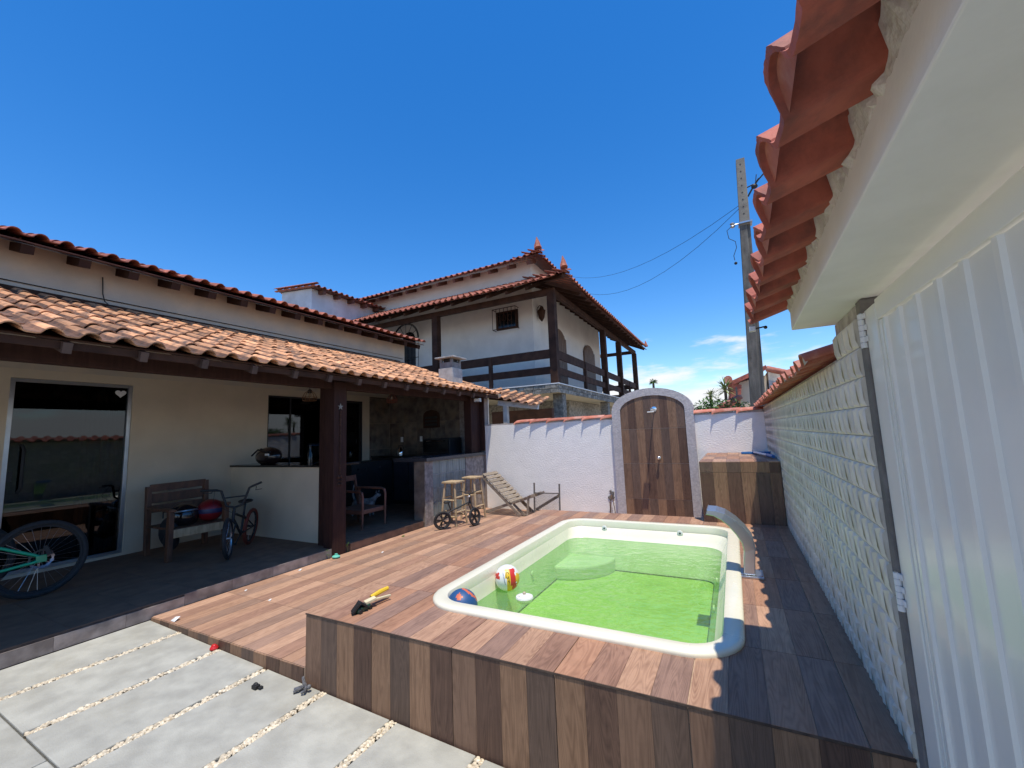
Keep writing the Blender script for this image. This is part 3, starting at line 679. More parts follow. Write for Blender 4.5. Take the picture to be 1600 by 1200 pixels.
# box (pump house)
bx = thing('pump_box', 'waist-high box clad in wood-look tiles in the corner by the relief wall', 'utility box', (0, 6.6, UP))
BX0, BX1, BY0, BY1, BZ = -.420, .440, 5.79, 7.735, 1.168
g = G(); g.box(BX0 + .010, BX1, BY0 + .010, BY1, LOW, BZ - .010); g.build('masonry', grout, bx)
bxs = [-.420, -.270, -.117, .035, .188, .330, .440]
for rz0, rz1, pk in ((UP + .002, 1.040, 0), (1.044, BZ - .009, 1)):
    for i0, i1 in ((0, 4), (4, 6)):
        gg = G()
        for i in range(i0, i1): gg.box(bxs[i] + .001, bxs[i + 1] - .001, BY0, BY0 + .010, rz0, rz1, (1, 0, 1, 0, 3, 2)[i] if not pk else (3, 0, 3, 0, 0, 1)[i])
        gg.build('tile', wood_vert, bx)
for j in range(4):
    y0, y1 = BY0 + .486 * j, BY0 + .486 * (j + 1) - .004
    for i0, i1 in ((0, 4), (4, 6)):
        gg = G()
        for i in range(i0, i1): gg.box(bxs[i] + .001, bxs[i + 1] - .001, y0, min(y1, BY1), BZ - .010, BZ, (1, 0, 3, 2)[(i + j) % 4])
        gg.build('tile', wood_tile, bx)
for j in range(4):
    gg = G()
    for k in range(3):
        y0 = BY0 + .012 + .48 * j + .16 * k; gg.box(BX0, BX0 + .010, y0 + .001, y0 + .159, LOW, BZ - .011, (1, 0, 3, 2)[(j + k) % 4])
    gg.build('tile', wood_vert, bx)
# skimmer brush
br = thing('pool_brush', 'blue pool brush with white handle lying on the tiled box', 'pool brush', (.25, 7.1, BZ))
g = G(); g.box(.07, .47, 7.245, 7.285, BZ + .001, BZ + .035); g.build('head', blue_p, br, bevel=.006)
g = G(); g.box(.08, .46, 7.286, 7.31, BZ + .001, BZ + .02); g.build('bristle', mat('bristle', (.4, .5, .6), rough=.9), br)
g = G(); g.tube([(.24, 7.24, BZ + .03), (.36, 6.45, BZ + .035)], .016, 8); g.build('pole', white_p, br, smooth=True)
g = G(); g.tube([(.36, 6.47, BZ + .035), (.405, 6.14, BZ + .035)], .021, 8); g.build('grip', blue_p, br, smooth=True)

# ================================================================== THE HOUSE ON THE LEFT
XH = -7.40; FZ = .20
po_f = thing('porch_floor', None, None, (-6, 1, FZ), kind='structure'); po_f['label'] = 'brown tiled porch floor in the shade of the roof'
g = G(); g.box(XH - .02, -4.815, -3, 7.75, -.13, FZ - .006); g.build('floor_bed', grout_dark, po_f)
ftm = G().box(0, .447, 0, .447, -.006, 0).mesh('floor_tile', [porch_m])
for i in range(6):
    for j in range(24):
        x0 = -4.818 - .45 * (i + 1); y0 = -3 + .45 * j
        if x0 < XH - .12: continue
        if i == 5: continue
        piece('floor_tile', ftm, po_f, (x0, y0, FZ))
g = G(); g.box(XH, -7.0685, -3, 7.75, FZ - .006, FZ - .0005); g.build('floor_tile', porch_m, po_f)
rtm = G().box(-.014, 0, 0, .438, 0, .105).mesh('riser_tile', [riser_m])
y = -3.0
while y < 3.95:
    piece('riser_tile', rtm, po_f, (-4.800 + R.uniform(-.002, .002), y, .098 if y > 1.9 else .075)); y += .44
g = G(); g.box(-4.813, -4.795, 4.26, 5.80, .06, FZ - .004); g.build('threshold', mat('threshold_tile', (.16, .085, .055), (.09, .05, .035), rough=.7), po_f)

hs_ = thing('beach_house', 'low cream house with a tiled porch roof along the terrace', 'house', (XH, 2, FZ))
g = G(); t = .15
def wy(y0, y1, z0, z1, m=0): g.box(XH - t, XH, y0, y1, z0, z1, m)
wy(-3, 1.61, -.13, 2.60); wy(2.75, 4.69, -.13, 2.60); wy(4.69, 6.10, -.13, 1.20); wy(6.10, 6.38, -.13, 2.60); wy(6.87, 8.28, -.13, 2.60)
wy(1.61, 2.75, 2.49, 2.60); wy(4.69, 6.10, 2.48, 2.60); wy(6.38, 6.87, 2.47, 2.60); wy(1.61, 2.75, -.13, .235); wy(6.38, 6.87, -.13, .20)
g.build('wall', plaster, hs_)
g = G(); g.box(XH - t, XH, -3, 8.28, 2.6005, 4.118); g.box(XH - 3.4, XH - t - .001, 8.13, 8.28, -.13, 4.3); g.box(XH - 3.4, XH - t - .001, -3, -2.85, -.13, 4.3); g.build('wall', upper_plaster, hs_, label='upper wall band weathered below the roof edge')
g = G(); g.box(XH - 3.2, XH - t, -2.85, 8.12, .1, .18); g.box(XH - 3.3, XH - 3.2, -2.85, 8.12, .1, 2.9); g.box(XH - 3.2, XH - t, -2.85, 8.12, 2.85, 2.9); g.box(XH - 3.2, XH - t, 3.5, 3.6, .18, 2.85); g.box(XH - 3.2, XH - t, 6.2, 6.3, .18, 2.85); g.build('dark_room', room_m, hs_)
# sliding glass door
dr = G(); dr.box(XH - .10, XH - .02, 1.612, 1.655, .237, 2.488); dr.box(XH - .10, XH - .02, 2.705, 2.748, .237, 2.488); dr.box(XH - .10, XH - .02, 1.656, 2.704, 2.45, 2.488); dr.box(XH - .10, XH - .02, 1.656, 2.704, .237, .27)
dr = dr.build('door', alum, hs_, bevel=.002)
g = G(); g.box(XH - .060, XH - .052, 1.656, 2.704, .271, 2.449); g.build('pane', glass, dr)
g = G(); g.tube([(XH - .045, 1.76, 1.15), (XH - .01, 1.77, 1.2), (XH - .01, 1.77, 1.65), (XH - .045, 1.76, 1.7)], .016, 8); g.build('handle', black_m, dr, smooth=True)
g = G(); g.box(XH - .05, XH - .03, 1.66, 1.70, 1.28, 1.40); g.build('lock', black_m, dr)
g = G()
for k in range(9):
    y = 2.30 + k * .046; g.lathe([(.020, .28), (.018, 2.44)], 8, (XH - .17 + .01 * (k % 2), y, 0))
g.build('curtain', curtain_m, dr, smooth=True)
# white heart on the door
hp = []
for k in range(24):
    t_ = 2 * PI * k / 24; hp.append((XH - .049, 2.63 + .0042 * 16 * math.sin(t_) ** 3 * -1 * .9, 2.37 + .0036 * (13 * math.cos(t_) - 5 * math.cos(2 * t_) - 2 * math.cos(3 * t_) - math.cos(4 * t_))))
g = G(); g.prism(hp, (.006, 0, 0)); o = g.build('door_heart', white_p, loc=(XH, 2.63, 2.37)); tag(o, 'small white heart plaque hung in the corner of the glass door', 'plaque')
def txt(s, size, loc, rot, m_, parent, name='lettering', ext=.0008):
    c_ = bpy.data.curves.new(name, 'FONT'); c_.body = s; c_.size = size; c_.align_x = 'CENTER'; c_.align_y = 'CENTER'; c_.extrude = ext; c_.resolution_u = 3
    tmp = bpy.data.objects.new('tmp', c_); C.objects.link(tmp); dg = bpy.context.evaluated_depsgraph_get(); me = bpy.data.meshes.new_from_object(tmp.evaluated_get(dg)); bpy.data.objects.remove(tmp)
    me.materials.clear(); me.materials.append(m_); ob = bpy.data.objects.new(name, me); C.objects.link(ob); ob.parent = parent
    mm = rot.to_4x4(); mm.translation = Vector(loc) - wloc(parent); ob.matrix_basis = mm; return ob
# serving window
wd = G(); wd.box(XH - .09, XH - .02, 4.692, 4.72, 1.245, 2.478); wd.box(XH - .09, XH - .02, 6.07, 6.098, 1.245, 2.478); wd.box(XH - .09, XH - .02, 4.721, 6.069, 2.45, 2.478); wd.box(XH - .06, XH - .03, 5.14, 5.165, 1.245, 2.45)
wd = wd.build('window', black_m, hs_)
g = G(); g.box(XH - .05, XH - .044, 4.721, 5.139, 1.25, 2.449); g.build('pane', glass, wd)
g = G(); g.box(XH - .05, XH - .044, 5.166, 6.069, 1.25, 2.449); g.build('pane', glass, wd)
d2 = G(); d2.box(XH - .09, XH + .01, 6.382, 6.42, .205, 2.468); d2.box(XH - .09, XH + .01, 6.83, 6.868, .205, 2.468); d2.box(XH - .09, XH + .01, 6.421, 6.829, 2.43, 2.468)
d2 = d2.build('door', black_m, hs_)
g = G(); g.box(XH - .06, XH - .054, 6.421, 6.829, .21, 2.429); g.build('pane', glass, d2)
g = G()
for k in range(7): g.lathe([(.022, .25), (.02, 2.4)], 8, (XH - .14, 6.45 + k * .055, 0))
g.build('curtain', mat('blue_curtain', (.06, .08, .13), rough=.9), d2, smooth=True)
# counter wall beside the post
cw = thing('counter_wall', 'waist-high cream wall with a black stone counter top beside the brown post', 'counter', (-6.2, 4.15, FZ))
g = G(); g.box(XH + .001, -5.13, 4.10, 4.22, FZ, 1.245); g.build('wall', plaster, cw)
g = G(); g.box(XH + .001, -5.11, 4.07, 4.70, 1.2455, 1.275); g.build('top', black_gl, cw, bevel=.003)
# porch posts
ps = thing('porch_post', 'thick dark brown wooden post at the front edge of the porch', 'post', (-4.9, 4.06, LOW))
g = G(); g.box(-4.965, -4.782, 3.955, 4.165, .06, 2.42); g.build('shaft', brown, ps, bevel=.006)
g = G(); g.box(-5.17, -4.967, 4.03, 4.16, FZ, 2.42); g.build('side_board', brown, ps, bevel=.004)
ps2 = thing('porch_post', 'dark brown wooden post in the far kitchen corner against the white wall', 'post', (-4.85, 7.5, 1.25))
g = G(); g.box(-4.93, -4.76, 7.30, 7.52, 1.256, 2.45); g.build('shaft', brown, ps2, bevel=.005); g = G(); g.box(-4.93, -4.80, 7.522, 7.735, 1.256, 2.45); g.build('side_board', brown, ps2)
# chain ornament on the post
ch_ = thing('hanging_ornament', 'long dark chain ornament with a star hanging on the porch post', 'ornament', (-4.775, 4.05, 2.05))
g = G(); st_ = []
for k in range(10):
    a = PI / 2 + k * PI / 5; rr_ = .045 if k % 2 == 0 else .018; st_.append((-4.778, 4.05 + rr_ * math.cos(a), 2.07 + rr_ * math.sin(a)))
g.prism(st_, (.01, 0, 0)); g.build('star', mat('pewter', (.25, .23, .2), rough=.5), ch_)
for k in range(24):
    z = 2.00 - k * .036; g = G(); g.ball((-4.772, 4.05, z), (.008, .013 + .004 * (k % 2), .017), 8, 5); g.build('link', brown_dk, ch_, smooth=True)
for k in range(3):
    for s_ in (-1, 1): g = G(); g.ball((-4.770, 4.05 + s_ * .022, 1.12 - k * .05), (.009, .018, .02), 8, 5); g.build('link', brown_dk, ch_, smooth=True)
# porch roof
prf = thing('porch_roof', 'weathered clay-tiled lean-to roof over the porch and outdoor kitchen', 'roof', (-4.45, 3, 2.45))
SL = (3.475 - 2.435) / 2.95; RV = Vector((-1, 0, SL)).normalized()
zr0 = 2.435
g = G(); g.beam((-4.88, -3, 2.385), (-4.88, 8.02, 2.405), .11, .155); g.build('beam', brown, prf, bevel=.004)
def roofz(x_): return zr0 + (-4.45 - x_) * SL
g = G(); g.prism([(-4.50, -3, roofz(-4.50) + .0), (XH, -3, roofz(XH)), (XH, -3, roofz(XH) + .015), (-4.50, -3, roofz(-4.50) + .015)], (0, 11.02, 0)); g.build('ceiling_boards', brown_dk, prf)
g = G(); g.box(-4.52, -4.502, -3, 8.02, 2.385, 2.445); g.build('fascia', brown_dk, prf)
y = 1.24 - .478 * 8
rm = G(); p0 = Vector((0, 0, 0)); rm.beam((0, 0, 0), (-2.93, 0, 2.93 * SL), .055, .085); rm = rm.mesh('rafter', [rafter_m])
while y < 7.9:
    piece('rafter', rm, prf, (-4.462, y, 2.388)); y += .478
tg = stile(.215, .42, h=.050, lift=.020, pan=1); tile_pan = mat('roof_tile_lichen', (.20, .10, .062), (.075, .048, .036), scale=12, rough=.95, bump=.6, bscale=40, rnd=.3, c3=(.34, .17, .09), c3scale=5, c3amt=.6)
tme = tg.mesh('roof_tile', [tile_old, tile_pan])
rowstep = 3.13 / 9
zt = 2.462
tile_field(prf, (-4.425, -2.95, zt - .005), (0, 1, 0), (-1, 0, SL), range(0, 52), range(0, 9), .2125, rowstep, tg, tme, [tile_old, tile_pan], lambda c_, r: c_ >= 52 - 34 and not (r == 8 and c_ < 30), jit=1.3)
g = G(); g.beam((XH + .03, -3, 3.535), (XH + .03, 8.05, 3.535), .07, .05); g.build('flashing_shadow', brown_dk, prf)  # strip coloured dark for the shadow line where roof meets wall
g = G(); g.beam((-4.47, 8.05, 2.46), (XH, 8.05, 2.46 + 2.93 * SL), .05, .10); g.build('verge_mortar', mortar, prf)
# chimney
cy_ = thing('barbecue_chimney', 'squat grey cement chimney with a flat cap on the porch roof', 'chimney', (-5.1, 7.15, 2.7))
g = G(); g.box(-5.32, -4.97, 6.98, 7.34, 2.60, 3.01); g.build('base', mat('cement_light', (.50, .48, .44), (.36, .34, .31), scale=9, rough=.9, bump=.5), cy_, bevel=.006)
g = G()
for a, b in ((-5.30, 7.0), (-5.04, 7.0), (-5.30, 7.27), (-5.04, 7.27)): g.box(a, a + .05, b, b + .05, 3.1305, 3.215)
g.box(-5.30, -4.99, 7.0, 7.32, 3.0105, 3.13); g.build('flue', mat('cement_dark', (.26, .25, .24), (.18, .17, .16), scale=9, rough=.9, bump=.5), cy_)
g = G(); g.box(-5.24, -5.05, 7.05, 7.27, 3.131, 3.21); g.build('flue_opening', black_m, cy_)
g = G(); g.box(-5.38, -4.90, 6.93, 7.40, 3.2155, 3.245); g.ball((-5.14, 7.16, 3.25), (.10, .10, .03), 10, 5); g.build('cap', mat('cement_light2', (.48, .46, .42), (.30, .29, .27), scale=9, rough=.9, bump=.5), cy_, bevel=.005)
# upper roof
ur = thing('house_roof', 'upper clay-tiled roof of the house above the weathered wall band', 'roof', (-6.9, 3, 4))
SU = .30
utg = stile(.215, .42, h=.052, lift=.018); ume = utg.mesh('roof_tile', [tile_nb])
tile_field(ur, (-6.86, -2.9, 4.030), (0, 1, 0), (-1, 0, SU), range(0, 54), range(0, 8), .2125, .36, utg, ume, tile_nb, lambda c_, r: r == 0 and c_ >= 18, jit=1.2)
g = G(); g.prism([(-6.93, -3, 3.985), (-9.6, -3, 3.985 + 2.67 * SU), (-9.6, -3, 4.0 + 2.67 * SU), (-6.93, -3, 4.0)], (0, 11.5, 0)); g.build('soffit_boards', mat('roof_board_red', (.16, .06, .035), (.10, .04, .025), rough=.7), ur)
rm2 = G(); rm2.beam((0, 0, 0), (-.7, 0, .7 * SU), .11, .10); rm2 = rm2.mesh('rafter', [mat('eave_rafter', (.05, .024, .016), rough=.85, spec=.2)])
y = 1.546 - .486 * 9
while y < 8.4: piece('rafter', rm2, ur, (-6.985, y, 3.925)); y += .486
# cable on upper wall
o = G().tube([(XH + .02, 2.33, 3.93), (XH + .03, 2.34, 3.7), (XH + .04, 2.36, 3.6), (XH + .05, 2.43, 3.53)], .007, 6).build('wall_cable', black_m, loc=(XH, 2.33, 3.9)); tag(o, 'thin dark cable hanging from the upper eave down the wall band', 'cable')
o = G().tube([(XH + .012, -3, 3.64), (XH + .012, 2, 3.63), (XH + .012, 8.2, 3.64)], .006, 5).build('wall_cable', black_m, loc=(XH, 2, 3.64)); tag(o, 'straight dark cable running along the upper wall just above the porch roof', 'cable')

# ---- outdoor kitchen
kt = thing('kitchen_wall', 'dark stone-tiled back wall of the outdoor kitchen', 'wall', (-6, 7.7, FZ))
g = G(); g.prism([(XH + .02, 7.742, -.13), (-4.70, 7.742, -.13), (-4.70, 7.742, 2.44), (XH + .02, 7.742, 3.38)], (0, .158, 0)); g.build('masonry', core_m, kt)
for r in range(5):
    for c_ in range(7):
        x0 = -4.94 - .4 * (c_ + 1); x1 = x0 + .397; z0 = FZ + .59 * r; z1 = z0 + .587
        if x0 < XH + .02: x0 = XH + .0205
        if x1 <= x0: continue
        zc_ = 2.43 + (-4.75 - x1) * .34
        if z0 > zc_ - .05: continue
        m_ = stone_lt if c_ == 0 or c_ == 1 and r > 1 and False else stone_wall
        g = G(); g.box(x0, x1, 7.728, 7.7415, z0, min(z1, zc_)); g.build('stone_tile', m_, kt)
for r in range(5):
    g = G(); g.box(XH + .0005, XH + .014, 7.09, 7.725, FZ + .59 * r, min(FZ + .59 * r + .587, 2.59)) ; g.build('stone_tile', stone_wall, kt)
g = G(); g.box(-4.938, -4.70, 7.70, 7.7415, 1.28, 2.40); g.build('side_panel', brown, kt)
kp = thing('kitchen_counter', 'bar counter front of glass blocks and mottled stone tiles', 'counter', (-4.75, 6.8, LOW))
g = G(); g.box(-5.0, -4.772, 5.81, 6.02, -.13, 1.19); g.box(-5.0, -4.772, 7.055, 7.735, -.13, 1.19); g.box(-5.0, -4.772, 6.02, 7.055, -.13, .235); g.build('pier', stone_wall, kp)
g = G(); g.box(-4.771, -4.750, 5.81, 6.015, LOW - .05, 1.188); g.build('stone_tile', stone_lt, kp)
for z0, z1 in ((LOW - .05, .62), (.624, 1.188)): g = G(); g.box(-4.771, -4.750, 7.06, 7.733, z0, z1); g.build('stone_tile', stone_lt, kp)
g = G(); g.box(-4.771, -4.750, 6.018, 7.055, LOW - .05, .232); g.build('stone_tile', stone_lt, kp)
gb = G().box(0, .10, 0, .198, 0, .226); gb = gb.mesh('glass_block', [glassblock])
for r in range(4):
    for c_ in range(5): piece('glass_block', gb, kp, (-4.862, 6.024 + .2065 * c_, .237 + .2385 * r))
g = G(); g.box(-4.87, -4.768, 6.02, 7.055, .233, 1.189); g.build('grout', mat('grey_grout', (.35, .36, .36), rough=.9), kp)
g = G(); g.box(-5.45, -4.70, 5.79, 7.735, 1.1905, 1.252); g.build('top', mat('granite', (.07, .072, .08), (.03, .03, .035), scale=90, rough=.25), kp, bevel=.003)
kc = thing('kitchen_units', 'dark kitchen units with stove standing along the house wall', 'kitchen units', (-6.8, 6.9, FZ))
g = G(); g.box(XH + .016, -5.46, 7.15, 7.72, FZ, 1.20); g.box(XH + .02, -6.75, 6.0, 7.14, FZ, 1.15); g.build('cabinet', black_m, kc)
g = G(); g.box(XH + .016, -5.455, 7.12, 7.725, 1.2005, 1.235); g.build('worktop', black_gl, kc)
for x0 in (-6.7, -6.28, -5.86):
    g = G(); g.box(x0, x0 + .40, 7.135, 7.149, FZ + .08, 1.15); g.build('door', mat('cabinet_blue_grey', (.035, .04, .055), rough=.5), kc)
g = G()
for y_, z_ in ((6.15, 1.02), (6.35, 1.02), (6.75, 1.02)): g.lathe([(.018, 0), (.018, .02)], 10, (-6.75, y_, z_), 'x')
g.build('knob', chrome, kc)
o = thing('grill_box', 'black metal barbecue box standing on the kitchen worktop', 'grill', (-5.55, 7.42, 1.235))
g = G(); g.box(-5.93, -5.22, 7.18, 7.60, 1.255, 1.58); g.build('body', black_m, o, bevel=.01)
g = G(); g.box(-5.90, -5.25, 7.165, 7.179, 1.29, 1.55); g.build('door', black_gl, o); g = G(); g.tube([(-5.8, 7.14, 1.52), (-5.35, 7.14, 1.52)], .008, 6); g.build('handle', chrome, o)
o = thing('kettle', 'chrome kettle glinting on the dark kitchen worktop', 'kettle', (-6.75, 7.3, 1.235))
g = G(); g.lathe([(.085, 0), (.09, .05), (.07, .12), (.03, .155), (.012, .175)], 14, (-6.7, 7.35, 1.236)); g.build('body', chrome, o, smooth=True)
g = G(); g.tube([(-6.78, 7.35, 1.36), (-6.76, 7.35, 1.45), (-6.64, 7.35, 1.45), (-6.62, 7.35, 1.36)], .008, 6); g.build('handle', black_m, o)
for x_, lb in ((-7.0, 'left one of two white wall sockets above the dark worktop'), (-6.42, 'right one of two white wall sockets, nearer the wooden wall plaque')):
    g = G(); g.box(x_ - .035, x_ + .035, 7.718, 7.7275, 1.52, 1.64); o = g.build('wall_socket', white_p, loc=(x_, 7.72, 1.58)); tag(o, lb, 'socket', 'wall sockets in the kitchen')
# dark plaque
o = thing('wall_plaque', 'dark wooden plaque with an arched top hung on the stone kitchen wall', 'plaque', (-6.1, 7.72, 2.0))
pp = [(-6.33, 7.727, 1.82), (-5.88, 7.727, 1.82), (-5.88, 7.727, 2.1)] + [(-6.105 + .225 * math.cos(t_), 7.727, 2.1 + .13 * math.sin(t_)) for t_ in (.4, .9, 1.57, 2.2, 2.7)] + [(-6.33, 7.727, 2.1)]
g = G(); g.prism(pp, (0, -.03, 0)); g.build('board', brown_dk, o)
for k in range(3):
    g = G(); g.box(-6.28, -5.93, 7.690, 7.6965, 1.87 + .08 * k, 1.92 + .08 * k); g.build('slat', black_m, o)
# pendant lamps: wire cages
def lamp(x_, y_, z_, r, m_, label):
    o = thing('pendant_lamp', label, 'lamp', (x_, y_, z_ + .3), 'wire cage lamps under the porch roof')
    g = G(); g.tube([(x_, y_, z_ + .10), (x_, y_, roofz(x_) - .02)], .005, 6); g.lathe([(.03, .07), (.035, .12), (.01, .14)], 10, (x_, y_, z_)); g.build('cord', black_m, o)
    g = G()
    for k in range(10):
        a = 2 * PI * k / 10; ca, sa = math.cos(a), math.sin(a)
        g.tube([(x_ + ca * rr_, y_ + sa * rr_, z_ + zz) for rr_, zz in ((.03, .11), (.07 * r / .1, .07), (r, 0), (r * .92, -.05))], .0035, 5)
    for rr_, zz in ((r, 0), (r * .92, -.05)): g.tube([(x_ + rr_ * math.cos(2 * PI * k / 20), y_ + rr_ * math.sin(2 * PI * k / 20), z_ + zz) for k in range(20)], .005, 5, closed=True)
    g.build('cage', m_, o); g = G(); g.ball((x_, y_, z_ + .04), (.028, .028, .038), 12, 8); g.build('bulb', lampglow, o, smooth=True)
lamp(-6.2, 4.635, 2.34, .115, mat('cane', (.25, .13, .06), rough=.7), 'cane cage pendant lamp hanging left of the brown porch post')
lamp(-6.2, 6.55, 2.40, .11, mat('copper', (.28, .08, .05), rough=.4), 'reddish wire cage lamp hanging inside the outdoor kitchen')
# floodlight
o = thing('flood_light', 'small metal flood light fixed under the far corner of the porch roof', 'lamp', (-4.6, 7.35, 2.33))
g = G(); g.box(-4.68, -4.53, 7.30, 7.36, 2.285, 2.365); g.build('housing', alum, o, bevel=.008); g = G(); g.box(-4.67, -4.54, 7.292, 7.2995, 2.295, 2.355); g.build('lens', white_p, o)
g = G(); g.beam((-4.66, 7.34, 2.36), (-4.80, 7.36, 2.42), .02, .02); g.build('bracket', alum, o)
# arm chair + cat in the kitchen
o = thing('bent_chair', 'reddish bentwood armchair just behind the porch post', 'chair', (-5.45, 5.0, FZ))
for y_ in (4.93, 5.42):
    g = G(); g.tube([(-5.30, y_, FZ), (-5.29, y_, .70), (-5.31, y_, .765), (-5.37, y_, .785), (-5.95, y_, .785)], [.017, .020, .022, .022, .02], 8); g.build('arm', mat('red_wood', (.26, .115, .075), (.18, .08, .05), rough=.4), o, smooth=True)
    g = G(); g.box(-5.92, -5.88, y_ - .02, y_ + .02, FZ, .77); g.build('leg', MC['red_wood'], o)
g = G(); g.box(-5.90, -5.31, 4.91, 5.44, .43, .50); g.build('seat', MC['red_wood'], o, bevel=.01)
g = G(); g.beam((-5.92, 4.93, .5), (-6.02, 4.93, 1.0), .04, .03); g.beam((-5.92, 5.42, .5), (-6.02, 5.42, 1.0), .04, .03); g.beam((-6.01, 4.93, .95), (-6.01, 5.42, .95), .03, .09); g.build('backrest', MC['red_wood'], o)
ct = thing('cat', 'grey and white cat with its tail up standing behind the bentwood chair', 'cat', (-6.2, 5.75, FZ))
me = bpy.data.meshes.new('body')
CX, CY, CZ = -6.28, 5.72, .20
pv = [(0, 0, .47), (.13, .05, .475), (.26, .10, .47), (.33, .13, .55), (.37, .15, .60), (.43, .17, .585),  # pelvis .. chest, neck, head, muzzle
      (-.04, -.05, .42), (-.05, -.055, .33), (-.07, -.05, .27), (-.06, -.05, .22),
      (-.04, .05, .42), (-.03, .055, .33), (-.05, .06, .27), (-.04, .06, .22),
      (.27, .05, .40), (.28, .05, .31), (.27, .05, .22), (.24, .15, .40), (.25, .155, .31), (.24, .155, .22),
      (-.05, -.01, .50), (-.09, -.01, .58), (-.10, -.01, .68), (-.07, -.01, .77), (-.04, -.01, .82)]
S = .62; pv = [(CX + a, CY + b, FZ + (c_ - .20)) for a, b, c_ in pv]
ed = [(0, 1), (1, 2), (2, 3), (3, 4), (4, 5), (0, 6), (6, 7), (7, 8), (8, 9), (0, 10), (10, 11), (11, 12), (12, 13), (2, 14), (14, 15), (15, 16), (2, 17), (17, 18), (18, 19), (0, 20), (20, 21), (21, 22), (22, 23), (23, 24)]
rd = [.065, .07, .062, .042, .048, .022, .042, .026, .016, .018, .042, .026, .016, .018, .028, .018, .017, .028, .018, .017, .022, .016, .014, .012, .008]
me.from_pydata([(a - CX - .08, b - CY - .03, c_ - FZ) for a, b, c_ in pv], ed, []); me.materials.append(cat_m)
co = bpy.data.objects.new('body', me); C.objects.link(co); co.parent = ct; ct.location = (CX + .08, CY + .03, FZ); co.location = (0, 0, 0)
sk = co.modifiers.new('skin', 'SKIN'); me.skin_vertices[0].data[0].use_root = True
for i, r in enumerate(rd): me.skin_vertices[0].data[i].radius = (r, r)
ss = co.modifiers.new('sub', 'SUBSURF'); ss.levels = 2; ss.render_levels = 2
hx, hy, hz = pv[4]
for s_ in (-1, 1):
    g = G(); g.add([(hx - .015, hy + s_ * .045, hz + .025), (hx + .012, hy + s_ * .028, hz + .038), (hx - .012, hy + s_ * .012, hz + .042), (hx - .008, hy + s_ * .036, hz + .085)], [(0, 1, 3), (1, 2, 3), (2, 0, 3)]); g.build('ear', cat_m, ct)
    g = G(); g.ball((hx + .040, hy + s_ * .02 + .01, hz + .008), .006, 8, 5); g.build('eye', black_gl, ct, smooth=True)

# ================================================================== THINGS ON THE PORCH
# wooden armchair
def bench():
    o = thing('wooden_armchair', 'dark wooden slatted armchair on the porch holding bags and a ball', 'chair', (-6.65, 3.15, FZ))
    bxs_ = ((-7.02, 2.86), (-6.32, 2.80), (-6.95, 3.52), (-6.27, 3.42))
    for (x_, y_), top in zip(bxs_, (1.09, .80, 1.11, .80)):
        g = G(); g.beam((x_, y_, FZ), (x_ - (.05 if top > 1 else 0), y_, top), .075, .055); g.build('leg', bench_wood, o, bevel=.005)
    g = G()
    for k in range(5): x0 = -6.96 + .135 * k; g.box(x0, x0 + .12, 2.83, 3.47, .565, .590)
    g.build('seat', bench_wood, o)
    g = G(); g.beam((-6.30, 2.81, .53), (-6.27, 3.43, .53), .03, .10); g.build('apron', raw_wood, o, bevel=.004)
    for z0, h in ((1.065, .10), (.925, .125), (.785, .10)):
        g = G(); g.beam((-7.055, 2.87, z0), (-7.0, 3.52, z0 + .01), .028, h); g.build('back_slat', bench_wood, o, bevel=.004)
    for a, b in ((0, 1), (2, 3)):
        p, q = bxs_[a], bxs_[b]; g = G(); g.beam((p[0], p[1], .815), (q[0] + .05, q[1], .815), .075, .03); g.build('armrest', bench_wood, o, bevel=.004)
bench()
o = thing('helmet', 'black cycle helmet lying on the wooden armchair', 'helmet', (-6.60, 3.08, .59))
g = G(); g.ball((-6.58, 3.06, .70), (.20, .17, .17), 18, 11); g.build('shell', helmet_m, o, smooth=True)
g = G(); g.tube([(-6.58 + .19 * math.cos(t_), 3.06 + .165 * math.sin(t_), .76 + .02 * math.cos(t_)) for t_ in np.linspace(0, 2 * PI, 16, endpoint=False)], .012, 6, closed=True); g.build('rim', alum, o, smooth=True)
o = thing('black_bag', 'limp black bag hanging over the left side of the armchair seat', 'bag', (-6.75, 2.95, .45))
g = G(); g.ball((-6.62, 2.93, .52), (.17, .10, .19), 14, 9); g.ball((-6.5, 2.9, .42), (.11, .08, .12), 12, 8); g.build('body', black_m, o, smooth=True)
g = G(); g.tube([(-6.62, 2.85, .7), (-6.6, 2.84, .78), (-6.52, 2.86, .78), (-6.5, 2.87, .66)], .008, 6); g.build('strap', black_m, o)
o = thing('ball', None, 'ball'); bpy.data.objects.remove(o)
g = G(); g.ball((-6.45, 3.32, .735), (.16, .16, .145), 24, 16, fn=lambda d: 1 if abs(d.z - .02) < .2 else 0)
o = g.build('sports_ball', [mat('ball_red', (.22, .01, .015), rough=.4), mat('ball_blue', (.02, .03, .10), rough=.4)], smooth=True, loc=(-6.45, 3.32, .735)); tag(o, 'red ball with a dark blue band on the wooden armchair', 'ball')

